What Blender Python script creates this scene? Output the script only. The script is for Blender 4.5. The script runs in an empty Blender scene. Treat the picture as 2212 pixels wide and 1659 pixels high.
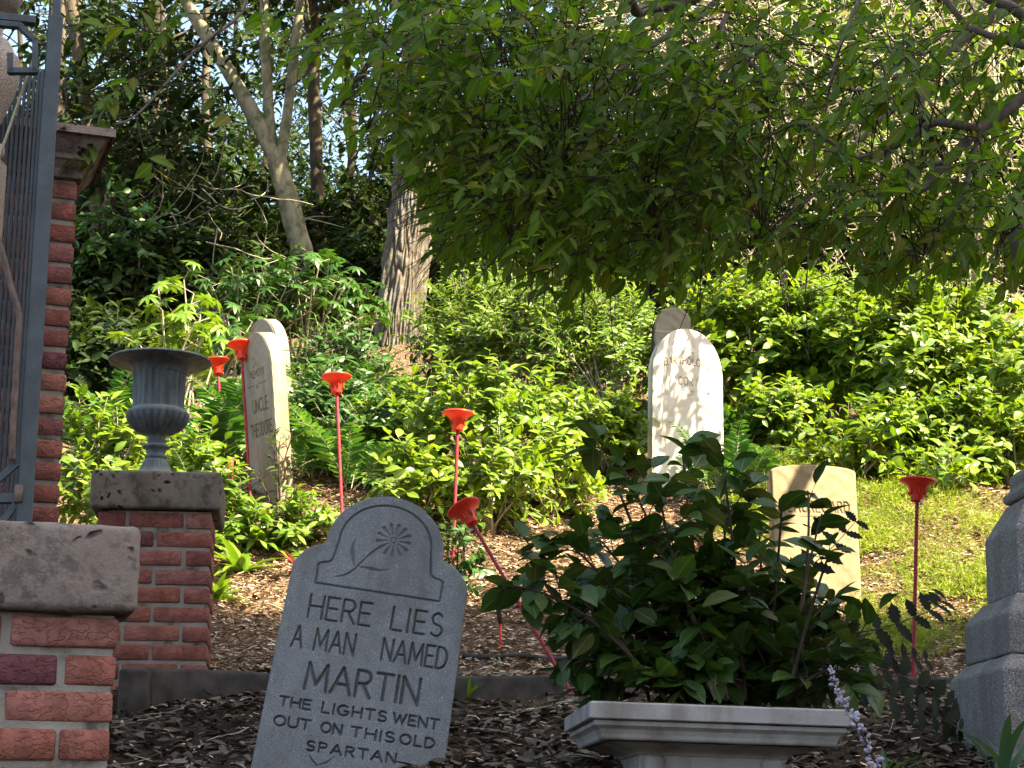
import bpy, bmesh, math
import numpy as np
from mathutils import Vector, noise as mnoise, Euler

R = math.radians
S = bpy.context.scene
COL = S.collection

# ------------------------------------------------------------------ camera, world, sun, exposure
PITCH = R(13.7)
F = 4000.0                       # focal length in photo pixels (photo taken as 2212 x 1659)
CAM = np.array([0.0, 0.0, 1.6])
cd = bpy.data.cameras.new('camera')
cd.sensor_width = 36.0
cd.lens = 36.0 * F / 2212.0
cd.clip_start = 0.05
cd.clip_end = 1000
cam = bpy.data.objects.new('camera', cd)
cam.location = CAM
cam.rotation_euler = (R(90) + PITCH, 0, 0)
COL.objects.link(cam)
S.camera = cam

SUN_EL, SUN_AZ = 48.0, 58.0      # azimuth: degrees to the right of straight behind the camera
sdir = np.array([math.sin(R(SUN_AZ)) * math.cos(R(SUN_EL)), -math.cos(R(SUN_AZ)) * math.cos(R(SUN_EL)), math.sin(R(SUN_EL))])
W = bpy.data.worlds.new('World')
S.world = W
W.use_nodes = True
wn = W.node_tree
sky = wn.nodes.new('ShaderNodeTexSky')
sky.sky_type = 'NISHITA'
sky.sun_disc = False
sky.sun_elevation = R(SUN_EL)
sky.sun_rotation = math.atan2(sdir[0], sdir[1])
sky.air_density = 1.0
sky.dust_density = 3.0
sky.ozone_density = 0.3
tint = wn.nodes.new('ShaderNodeMix'); tint.data_type = 'RGBA'; tint.blend_type = 'MULTIPLY'
tint.inputs[0].default_value = 1.0; tint.inputs[7].default_value = (1.0, .985, .90, 1)
wn.links.new(sky.outputs[0], tint.inputs[6])
wn.links.new(tint.outputs[2], wn.nodes['Background'].inputs[0])
wn.nodes['Background'].inputs[1].default_value = 0.10
sl = bpy.data.lights.new('sun', 'SUN')
sl.energy = 5.0
sl.angle = R(0.5)
sl.color = (1.0, 0.85, 0.58)
so = bpy.data.objects.new('sun', sl)
so.rotation_euler = Vector(sdir).to_track_quat('Z', 'Y').to_euler()
so.location = (6, -8, 14)
COL.objects.link(so)
S.view_settings.view_transform = 'Standard'
S.view_settings.look = 'None'
S.view_settings.gamma = 1
S.view_settings.exposure = 2.5
S.render.engine = 'CYCLES'
S.cycles.max_bounces = 8
S.cycles.diffuse_bounces = 4
S.cycles.glossy_bounces = 3
S.cycles.transmission_bounces = 4
S.cycles.use_denoising = True

# ------------------------------------------------------------------ geometry helpers
def P(px, py, Y):
    """world point at distance Y in front of the camera, at photo position px, py"""
    dx = (px - 1106.0) / F
    dz = (829.5 - py) / F
    c, s = math.cos(PITCH), math.sin(PITCH)
    d = np.array([dx, c - dz * s, s + dz * c])
    return CAM + d * (Y / d[1])

def nrm(a):
    a = np.asarray(a, float)
    return a / np.maximum(np.linalg.norm(a, axis=-1, keepdims=True), 1e-9)

PROF = np.array([[-400, 0], [3.57, 0], [3.60, 1.70], [4, 1.72], [5.2, 1.79], [6.4, 2.03], [7.0, 2.19], [7.5, 2.40], [8.3, 2.83], [9, 3.22],
                 [10, 3.68], [11, 4.15], [13, 5.05], [16, 6.3], [20, 7.9], [25, 9.7], [32, 10.4], [600, 10.4]])
def curb_y(x):
    return np.interp(x, [-4, -1.45, 0.25, 1.0, 2.2, 4], [6.42, 6.42, 6.92, 6.95, 6.9, 6.9])
def G(x, y):
    x = np.asarray(x, float); y = np.asarray(y, float)
    z = np.interp(y, PROF[:, 0], PROF[:, 1])
    fade = np.clip((y - 3.6) / .3, 0, 1)
    z = z + fade * (.025 * np.sin(x * 3.1 + y * 1.7) + .018 * np.sin(x * 5.3 - y * 4.1 + 1) + .01 * np.sin(x * 11 + 2 * y) * np.cos(y * 9 - x))
    z = z + .05 * np.clip((y - curb_y(x)) / .06, -.5, .5) * fade
    z = z + .06 * np.exp(-((x + .13) ** 2 / .006 + (y - 5.1) ** 2 / .03)) - .06 * np.exp(-((x + .50) / .27) ** 4 - ((y - 4.85) / .38) ** 4)      # soil heaped at the front stone's foot
    z = z - .16 * np.exp(-((x - .45) / .30) ** 4) * np.clip((4.12 - y) / .06, 0, 1) * fade      # the bed drops in front of the planter's pedestal
    return z
def Gp(px, Y, lift=0.0):
    x = (px - 1106.0) / F * Y / 1.0
    return np.array([x, Y, float(G(x, Y)) + lift])

class MB:
    def __init__(s):
        s.v, s.f, s.n = [], [], 0
        s.uv = []
    def add(s, v, f, mi=0, uv=None):
        v = np.asarray(v, float)
        if uv is not None: s.uv.append(uv)
        if isinstance(f, np.ndarray): f = [f]
        for g in f:
            g = np.asarray(g, np.int64)
            if g.size: s.f.append((g + s.n, mi))
        s.v.append(v); s.n += len(v)
        return s
    def build(s, name, mats, parent=None, smooth=True, attr=None):
        me = bpy.data.meshes.new(name)
        v = np.concatenate(s.v)
        if s.uv and sum(len(q) for q in s.uv) == len(v):
            q = np.concatenate(s.uv); attr = dict(attr or {}, lu=q[:, 0], lv=q[:, 1])
        me.vertices.add(len(v))
        me.vertices.foreach_set('co', v.astype(np.float32).ravel())
        loops = np.concatenate([g.ravel() for g, m in s.f])
        cnt = np.concatenate([np.full(len(g), g.shape[1]) for g, m in s.f])
        mi = np.concatenate([np.full(len(g), m) for g, m in s.f])
        me.loops.add(len(loops))
        me.loops.foreach_set('vertex_index', loops.astype(np.int32))
        me.polygons.add(len(cnt))
        me.polygons.foreach_set('loop_start', np.concatenate([[0], np.cumsum(cnt)[:-1]]).astype(np.int32))
        me.polygons.foreach_set('loop_total', cnt.astype(np.int32))
        if not isinstance(mats, (list, tuple)): mats = [mats]
        for m in mats: me.materials.append(m)
        me.polygons.foreach_set('material_index', mi.astype(np.int32))
        me.polygons.foreach_set('use_smooth', np.full(len(cnt), bool(smooth)))
        if attr:
            for k, val in attr.items():
                a = me.attributes.new(k, 'FLOAT', 'POINT')
                a.data.foreach_set('value', np.asarray(val, np.float32))
        me.update(calc_edges=True)
        me.validate()
        o = bpy.data.objects.new(name, me)
        COL.objects.link(o)
        if parent: o.parent = parent
        return o

def tag(o, label=None, cat=None, group=None, kind=None):
    if label: o['label'] = label
    if cat: o['category'] = cat
    if group: o['group'] = group
    if kind: o['kind'] = kind
    return o
def empty(name, loc=(0, 0, 0), rot=(0, 0, 0), label=None, cat=None, group=None):
    o = bpy.data.objects.new(name, None)
    o.location = loc; o.rotation_euler = rot
    o.empty_display_size = .1
    COL.objects.link(o)
    return tag(o, label, cat, group)
def copy_tree(o, parent=None):
    c = o.copy(); COL.objects.link(c)
    if parent: c.parent = parent
    for ch in o.children: copy_tree(ch, c)
    return c

def tube(pts, rad, n=6, cap=True):
    pts = np.asarray(pts, float); k = len(pts)
    rad = np.broadcast_to(np.asarray(rad, float), (k,))
    t = nrm(np.gradient(pts, axis=0))
    ref = np.array([0, 0, 1.0]) if abs(t[0, 2]) < .9 else np.array([1.0, 0, 0])
    a = np.arange(n) * 2 * math.pi / n
    u = nrm(np.cross(t, ref)); w = np.cross(t, u)
    v = pts[:, None] + rad[:, None, None] * (u[:, None] * np.cos(a)[None, :, None] + w[:, None] * np.sin(a)[None, :, None])
    i = np.arange(k - 1)[:, None] * n; j = np.arange(n)[None]; j2 = (j + 1) % n
    f = np.stack([i + j, i + j2, i + n + j2, i + n + j], -1).reshape(-1, 4)
    fs = [f]
    if cap:
        fs.append(np.arange(n)[None, ::-1].copy()); fs.append(((k - 1) * n + np.arange(n))[None])
    return v.reshape(-1, 3), fs

def smooth_path(pts, n=12):
    """Catmull-Rom resampling"""
    p = np.asarray(pts, float)
    if len(p) < 3:
        t = np.linspace(0, 1, n)[:, None]; return p[0] * (1 - t) + p[-1] * t
    q = np.vstack([2 * p[0] - p[1], p, 2 * p[-1] - p[-2]])
    out = []
    m = max(2, n // (len(p) - 1))
    for i in range(len(p) - 1):
        a, b, c, d = q[i:i + 4]
        for t in np.linspace(0, 1, m, endpoint=False):
            out.append(.5 * (2 * b + (c - a) * t + (2 * a - 5 * b + 4 * c - d) * t * t + (3 * b - a - 3 * c + d) * t ** 3))
    out.append(p[-1])
    return np.array(out)

def cbox(c, s, ch=.004):
    """chamfered box"""
    hx, hy, hz = [q / 2 for q in s]
    v = []; idx = {}
    for sx in (-1, 1):
        for sy in (-1, 1):
            for sz in (-1, 1):
                for ax in range(3):
                    h = [hx - ch, hy - ch, hz - ch]; h[ax] += ch
                    idx[(sx, sy, sz, ax)] = len(v)
                    v.append((sx * h[0], sy * h[1], sz * h[2]))
    f4, f3 = [], []
    for ax in range(3):
        o = [a for a in range(3) if a != ax]
        for s_ in (-1, 1):
            q = []
            for a, b in ((-1, -1), (1, -1), (1, 1), (-1, 1)):
                k = [0, 0, 0]; k[ax] = s_; k[o[0]] = a; k[o[1]] = b
                q.append(idx[(*k, ax)])
            f4.append(q)
    for ax in range(3):                       # edges along axis ax
        o = [a for a in range(3) if a != ax]
        for a in (-1, 1):
            for b in (-1, 1):
                k0 = [0, 0, 0]; k0[o[0]] = a; k0[o[1]] = b; k0[ax] = -1
                k1 = list(k0); k1[ax] = 1
                f4.append([idx[(*k0, o[0])], idx[(*k1, o[0])], idx[(*k1, o[1])], idx[(*k0, o[1])]])
    for sx in (-1, 1):
        for sy in (-1, 1):
            for sz in (-1, 1):
                f3.append([idx[(sx, sy, sz, k)] for k in range(3)])
    v = np.array(v)
    def orient(f):
        out = []
        for q in f:
            p = v[q]; nn = np.cross(p[1] - p[0], p[2] - p[0])
            out.append(q if np.dot(nn, p.mean(0)) > 0 else q[::-1])
        return np.array(out)
    return v + np.asarray(c, float), [orient(f4), orient(f3)]

def lathe(prof, n=48, rmod=None):
    """prof: list of (r, z); rmod(i, angle)->factor"""
    k = len(prof)
    a = np.arange(n) * 2 * math.pi / n
    v = np.zeros((k, n, 3))
    for i, (r, z) in enumerate(prof):
        m = np.ones(n) if rmod is None else rmod(i, a)
        v[i, :, 0] = r * m * np.cos(a); v[i, :, 1] = r * m * np.sin(a); v[i, :, 2] = z
    i = np.arange(k - 1)[:, None] * n; j = np.arange(n)[None]; j2 = (j + 1) % n
    f = np.stack([i + j, i + j2, i + n + j2, i + n + j], -1).reshape(-1, 4)
    return v.reshape(-1, 3), [f]

def sq_loft(prof, hx, hy, nseg=1):
    """rectangular loft: prof = (inset, z) bottom to top"""
    k = len(prof); v = np.zeros((k, 4, 3))
    for i, (ins, z) in enumerate(prof):
        x, y = hx - ins, hy - ins
        v[i] = [(-x, -y, z), (x, -y, z), (x, y, z), (-x, y, z)]
    i = np.arange(k - 1)[:, None] * 4; j = np.arange(4)[None]; j2 = (j + 1) % 4
    f = np.stack([i + j, i + j2, i + 4 + j2, i + 4 + j], -1).reshape(-1, 4)
    return v.reshape(-1, 3), [f, np.array([[3, 2, 1, 0]]), np.array([[0, 1, 2, 3]]) + (k - 1) * 4]

def rough_block(name, size, r, mat, parent, loc, sub=.02, amp=.003, seed=0, smooth=True, rot=0):
    """rounded, worn stone block"""
    bm = bmesh.new()
    bmesh.ops.create_cube(bm, size=1)
    bmesh.ops.scale(bm, vec=size, verts=bm.verts)
    bmesh.ops.bevel(bm, geom=bm.edges[:], offset=r, segments=4, profile=.5, affect='EDGES')
    for it in range(5):
        e = [x for x in bm.edges if x.calc_length() > sub * 1.6]
        if not e: break
        bmesh.ops.subdivide_edges(bm, edges=e, cuts=1, use_grid_fill=True)
    off = Vector((seed * 7.3, seed * 3.1, 0))
    bm.normal_update()
    for vv in bm.verts:
        n1 = mnoise.noise((vv.co + off) * 9) * amp + mnoise.noise((vv.co + off) * 32) * amp * .6
        vv.co += vv.normal * n1
    me = bpy.data.meshes.new(name); bm.to_mesh(me); bm.free()
    me.materials.append(mat)
    for p in me.polygons: p.use_smooth = smooth
    o = bpy.data.objects.new(name, me); COL.objects.link(o)
    o.location = loc; o.rotation_euler = (0, 0, rot)
    if parent: o.parent = parent
    return o

# ------------------------------------------------------------------ material helpers
class NT:
    def __init__(s, name):
        s.m = bpy.data.materials.new(name); s.m.use_nodes = True
        s.t = s.m.node_tree; s.t.nodes.clear()
        s.out = s.t.nodes.new('ShaderNodeOutputMaterial')
    def n(s, kind, props=None, **inp):
        nd = s.t.nodes.new('ShaderNode' + kind)
        for k, v in (props or {}).items(): setattr(nd, k, v)
        for k, v in inp.items():
            k2 = k.replace('_', ' ')
            i = nd.inputs[int(k[1:])] if k[0] == 'i' and k[1:].isdigit() else nd.inputs[k2]
            s.put(i, v)
        return nd
    def put(s, i, v):
        if isinstance(v, bpy.types.NodeSocket): s.t.links.new(v, i)
        elif isinstance(v, bpy.types.Node): s.t.links.new(v.outputs[0], i)
        else:
            if isinstance(v, (tuple, list)) and len(v) == 3 and i.type == 'RGBA': v = (*v, 1)
            i.default_value = v
    def ramp(s, fac, stops, interp='LINEAR'):
        nd = s.t.nodes.new('ShaderNodeValToRGB'); cr = nd.color_ramp; cr.interpolation = interp
        while len(cr.elements) > 1: cr.elements.remove(cr.elements[-1])
        for i, (p, c) in enumerate(stops):
            e = cr.elements[0] if i == 0 else cr.elements.new(p)
            e.position = p
            e.color = (c, c, c, 1) if isinstance(c, (int, float)) else (*c, 1)
        s.put(nd.inputs[0], fac)
        return nd.outputs[0]
    def mix(s, fac, a, b, mode='MIX'):
        nd = s.t.nodes.new('ShaderNodeMix'); nd.data_type = 'RGBA'; nd.blend_type = mode
        s.put(nd.inputs[0], fac); s.put(nd.inputs[6], a); s.put(nd.inputs[7], b)
        return nd.outputs[2]
    def math(s, op, a, b=0.0):
        nd = s.t.nodes.new('ShaderNodeMath'); nd.operation = op
        s.put(nd.inputs[0], a); s.put(nd.inputs[1], b)
        return nd.outputs[0]
    def coord(s, which='Object', scale=(1, 1, 1)):
        tc = s.t.nodes.new('ShaderNodeTexCoord')
        mp = s.t.nodes.new('ShaderNodeMapping')
        s.t.links.new(tc.outputs[which], mp.inputs[0]); mp.inputs['Scale'].default_value = scale
        return mp.outputs[0]
    def noise(s, vec, scale, detail=4, rough=.55):
        return s.n('TexNoise', Vector=vec, Scale=scale, Detail=detail, Roughness=rough).outputs[0]
    def voro(s, vec, scale, feature='F1'):
        return s.n('TexVoronoi', dict(feature=feature), Vector=vec, Scale=scale).outputs['Distance']
    def bump(s, h, strength=.5, dist=.01, normal=None):
        nd = s.n('Bump', Height=h, Strength=strength, Distance=dist)
        if normal is not None: s.put(nd.inputs['Normal'], normal)
        return nd.outputs[0]
    def done(s, shader):
        s.t.links.new(shader if isinstance(shader, bpy.types.NodeSocket) else shader.outputs[0], s.out.inputs[0])
        return s.m
    def princ(s, color, rough=.7, normal=None, metal=0.0, spec=.5, **kw):
        nd = s.t.nodes.new('ShaderNodeBsdfPrincipled')
        s.put(nd.inputs['Base Color'], color); s.put(nd.inputs['Roughness'], rough)
        s.put(nd.inputs['Metallic'], metal); s.put(nd.inputs['Specular IOR Level'], spec)
        if normal is not None: s.put(nd.inputs['Normal'], normal)
        return nd
    def island(s):
        return s.n('NewGeometry').outputs['Random Per Island']

def m_leaf(name, cols, rough=.42, trans=.32, tcol=None, spec=.45, veins=False):
    t = NT(name)
    isl = t.island()
    k = len(cols)
    c = t.ramp(isl, [(i / max(1, k - 1), cc) for i, cc in enumerate(cols)])
    nv = t.noise(t.coord('Object'), 2.2, 2)
    c = t.mix(t.ramp(nv, [(.35, 0.0), (.65, 1.0)]), t.mix(1.0, c, (.78, .82, .85), 'MULTIPLY'), c)
    nor = None
    if veins:
        lu = t.math('ABSOLUTE', t.n('Attribute', dict(attribute_name='lu')).outputs['Fac']); lv = t.n('Attribute', dict(attribute_name='lv')).outputs['Fac']
        rib = t.ramp(lu, [(.0, 1.0), (.022, .8), (.04, 0.0)])
        sv = t.math('SINE', t.math('MULTIPLY', t.math('SUBTRACT', lv, t.math('MULTIPLY', lu, .9)), 52.0))
        vein = t.math('MULTIPLY', t.ramp(sv, [(.80, 0.0), (.98, 1.0)]), .45)
        vf = t.math('MAXIMUM', rib, vein)
        c = t.mix(t.math('MULTIPLY', vf, .45), c, t.mix(1.0, c, (2.6, 2.1, 2.2), 'MULTIPLY'))
        nor = t.bump(t.math('ADD', t.math('MULTIPLY', vf, -1.0), t.math('MULTIPLY', t.noise(t.coord('Object'), 60, 2), .6)), .5, .003)
    p = t.princ(c, rough, nor, spec=spec)
    tc = t.mix(1.0, c, tcol or (1.5, 1.45, .55), 'MULTIPLY')
    tr = t.n('BsdfTranslucent', Color=tc)
    return t.done(t.n('MixShader', i0=trans, i1=p, i2=tr))

def m_bark(name, a, b, scale=(30, 30, 5), bump=.6, dist=.02, patch=None):
    t = NT(name)
    v = t.coord('Object', scale)
    n1 = t.noise(v, 1.0, 6, .65)
    c = t.ramp(n1, [(.3, a), (.62, b)])
    if patch:
        n2 = t.noise(t.coord('Object'), 9, 4, .6)
        c = t.mix(t.ramp(n2, [(.5, 0.0), (.6, 1.0)]), c, patch)
    return t.done(t.princ(c, .9, t.bump(n1, bump, dist), spec=.2))

def m_plain(name, col, rough=.6, spec=.4, vary=.25, scale=20, metal=0.0):
    t = NT(name)
    n1 = t.noise(t.coord('Object'), scale, 5)
    lo = tuple(c * (1 - vary) for c in col); hi = tuple(min(1, c * (1 + vary)) for c in col)
    return t.done(t.princ(t.ramp(n1, [(.3, lo), (.7, hi)]), rough, t.bump(n1, .2, .002), metal, spec))

# stones ------------------------------------------------------------
def m_stone(name, base, dark, speck=.0, speck_scale=900, stain=None, stain_fac=.5, grain=.35, groove=(.03, .028, .024), groove_amt=.8, gscale=260, rough=.9, streak=False):
    t = NT(name)
    v = t.coord('Object')
    n1 = t.noise(v, 6, 6, .6)
    c = t.mix(t.ramp(n1, [(.35, 0.0), (.7, 1.0)]), base, dark)
    g = t.noise(v, gscale, 3, .7)
    if speck:
        c = t.mix(t.ramp(t.noise(v, speck_scale, 2, .6), [(.36, 1.0), (.46, 0.0)]), c, tuple(x * (1 - speck) for x in base))
        c = t.mix(t.ramp(t.noise(v, speck_scale * 1.13, 2, .6), [(.58, 0.0), (.66, 1.0)]), c, tuple(min(.8, x * (1 + 1.6 * speck)) for x in base))
    if stain:
        vs = t.coord('Object', (7, 7, 1.1) if streak else (4, 4, 4))
        n2 = t.noise(vs, 1.6, 6, .6)
        c = t.mix(t.math('MULTIPLY', t.ramp(n2, [(.45, 0.0), (.68, 1.0)]), stain_fac), c, stain)
    at = t.n('Attribute', dict(attribute_name='groove')).outputs['Fac']
    c = t.mix(t.math('MULTIPLY', at, groove_amt), c, groove)  # carved grooves coloured darker: painted shade together with dirt and letter paint
    h = t.math('ADD', t.math('MULTIPLY', g, .6), t.math('MULTIPLY', n1, .6))
    return t.done(t.princ(c, rough, t.bump(h, grain, .004), spec=.25))

def m_concrete(name, base, dark, warm):
    t = NT(name)
    v = t.coord('Object')
    n1 = t.noise(v, 5, 7, .65); n2 = t.noise(v, 18, 6, .7); n3 = t.noise(v, 90, 4, .7)
    c = t.ramp(n1, [(.3, dark), (.5, base), (.72, warm)])
    c = t.mix(t.ramp(n2, [(.40, .6), (.50, 0.0)]), c, tuple(x * .5 for x in dark))
    pit = t.n('TexVoronoi', Vector=t.mix(.12, v, t.n('TexNoise', Vector=v, Scale=9.0).outputs['Color']), Scale=26.0).outputs['Distance']
    pm = t.math('MULTIPLY', t.ramp(pit, [(.16, 1.0), (.30, 0.0)]), t.ramp(t.noise(v, 7, 3), [(.44, 0.0), (.50, 1.0)]))
    c = t.mix(pm, c, (.02, .018, .017))
    c = t.mix(t.ramp(n3, [(.62, 0.0), (.75, .5)]), c, tuple(min(1, x * 1.7) for x in base))
    h = t.math('ADD', t.math('MULTIPLY', n2, 1.0), t.math('ADD', t.math('MULTIPLY', n3, .5), t.math('MULTIPLY', pm, -1.6)))
    return t.done(t.princ(c, .95, t.bump(h, .8, .008), spec=.15))

def m_brick(name):
    t = NT(name)
    isl = t.island(); v = t.coord('Object')
    c = t.ramp(isl, [(0, (0.2772, 0.1016, 0.0850)), (.2, (0.3511, 0.1478, 0.1201)), (.4, (0.2310, 0.0785, 0.0721)), (.55, (0.3881, 0.1756, 0.1432)), (.7, (0.1571, 0.0601, 0.0721)), (.85, (0.3142, 0.1201, 0.0924)), (1, (0.2587, 0.0998, 0.0924))])
    n1 = t.noise(v, 22, 6, .65); n2 = t.noise(v, 120, 4, .7)
    c = t.mix(t.ramp(n1, [(.38, .65), (.62, 0.0)]), c, t.mix(1.0, c, (.45, .42, .42), 'MULTIPLY'))
    c = t.mix(t.ramp(n2, [(.6, 0.0), (.78, .5)]), c, (.40, .20, .15))
    crack = t.noise(t.coord('Object', (1, 1, 1.6)), 42, 3, .5)
    cr = t.ramp(crack, [(.46, 0.0), (.5, 1.0), (.54, 0.0)])
    h = t.math('ADD', t.math('MULTIPLY', n1, 1.1), t.math('ADD', t.math('MULTIPLY', n2, .3), t.math('MULTIPLY', cr, -.35)))
    return t.done(t.princ(c, .85, t.bump(h, .8, .010), spec=.2))

def m_mortar(name):
    t = NT(name); v = t.coord('Object')
    n1 = t.noise(v, 10, 6); n2 = t.noise(v, 160, 3)
    c = t.ramp(n1, [(.34, (0.0455, 0.0419, 0.0382)), (.46, (0.2184, 0.2048, 0.1820)), (.7, (0.3094, 0.2912, 0.2594))])
    return t.done(t.princ(c, .95, t.bump(n2, .6, .004), spec=.1))

def m_iron(name):
    t = NT(name); v = t.coord('Object')
    n1 = t.noise(v, 14, 6, .7); n2 = t.noise(v, 140, 3)
    c = t.ramp(n1, [(.3, (0.0165, 0.0248, 0.0338)), (.55, (0.0338, 0.0495, 0.066)), (.75, (0.0562, 0.075, 0.0938))])
    r = t.noise(t.coord('Object', (3, 3, 1)), 5, 5, .7)
    c = t.mix(t.ramp(r, [(.64, 0.0), (.72, .8)]), c, (.10, .05, .035))
    return t.done(t.princ(c, .55, t.bump(t.math('ADD', n1, t.math('MULTIPLY', n2, .4)), .35, .003), spec=.45))

def m_rust(name):
    t = NT(name); v = t.coord('Object')
    n1 = t.noise(v, 40, 6, .7)
    c = t.ramp(n1, [(.3, (.06, .05, .05)), (.5, (.12, .085, .07)), (.7, (.17, .15, .14))])
    return t.done(t.princ(c, .85, t.bump(n1, .6, .003), spec=.2))

def m_urn(name):
    t = NT(name); v = t.coord('Object')
    n1 = t.noise(t.coord('Object', (18, 18, 3)), 1.5, 6, .65); n2 = t.noise(v, 16, 6, .7); n3 = t.noise(v, 260, 2)
    c = t.ramp(n1, [(.28, (.040, .048, .062)), (.45, (.075, .092, .108)), (.6, (.115, .145, .152)), (.76, (.10, .105, .118))])
    c = t.mix(t.ramp(n2, [(.54, 0.0), (.68, .8)]), c, (.085, .052, .043))
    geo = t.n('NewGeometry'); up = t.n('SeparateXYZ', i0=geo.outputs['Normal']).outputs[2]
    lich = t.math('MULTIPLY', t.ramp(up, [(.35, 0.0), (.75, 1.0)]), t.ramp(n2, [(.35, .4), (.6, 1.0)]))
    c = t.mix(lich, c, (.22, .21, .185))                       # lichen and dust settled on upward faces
    return t.done(t.princ(c, .72, t.bump(t.math('ADD', n2, t.math('MULTIPLY', n3, .3)), .3, .003), spec=.35))

def m_mulch(name):
    t = NT(name); v = t.coord('Object')
    n0 = t.noise(v, .9, 4); n1 = t.noise(v, 30, 6, .7); vo = t.voro(v, 55); vo2 = t.voro(t.coord('Object', (1, 2.2, 1)), 90)
    c = t.ramp(n1, [(.3, (0.0562, 0.0350, 0.0225)), (.5, (0.1625, 0.1100, 0.0725)), (.66, (0.3250, 0.2313, 0.1562)), (.8, (0.4750, 0.3500, 0.2375))])
    c = t.mix(t.ramp(n0, [(.45, 0.0), (.75, .4)]), c, (.08, .054, .038))
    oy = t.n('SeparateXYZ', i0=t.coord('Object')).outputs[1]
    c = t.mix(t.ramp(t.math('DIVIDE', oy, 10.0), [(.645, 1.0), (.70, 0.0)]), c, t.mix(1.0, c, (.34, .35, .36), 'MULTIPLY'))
    h = t.math('ADD', n1, t.math('ADD', t.math('MULTIPLY', vo, .8), t.math('MULTIPLY', vo2, .5)))
    return t.done(t.princ(c, .95, t.bump(h, 1.0, .02), spec=.1))

def m_chip(name, cols, rough=.85):
    t = NT(name)
    c = t.ramp(t.island(), [(i / (len(cols) - 1), x) for i, x in enumerate(cols)])
    n1 = t.noise(t.coord('Object'), 120, 3)
    c = t.mix(t.ramp(n1, [(.35, .5), (.6, 0.0)]), c, t.mix(1.0, c, (.5, .5, .5), 'MULTIPLY'))
    return t.done(t.princ(c, rough, spec=.2))

def m_plastic(name, col):
    t = NT(name); v = t.coord('Object')
    rnd = t.n('ObjectInfo').outputs['Random']
    n1 = t.noise(v, 26, 5, .65)
    c = t.mix(rnd, col, (min(1, col[0] * 1.15), col[1] * 3.2, col[2] * 2.2))
    c = t.mix(t.ramp(n1, [(.5, 0.0), (.72, .55)]), c, (col[0] * .45, col[1] * 1.6, col[2] * 1.6))
    c = t.mix(t.ramp(t.noise(v, 90, 4), [(.62, 0.0), (.72, .5)]), c, (.30, .16, .12))
    p = t.princ(c, t.ramp(n1, [(.3, .25), (.7, .55)]), t.bump(n1, .15, .002), spec=.45)
    tr = t.n('BsdfTranslucent', Color=(.9, .12, .02))
    return t.done(t.n('MixShader', i0=.22, i1=p, i2=tr))

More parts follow.
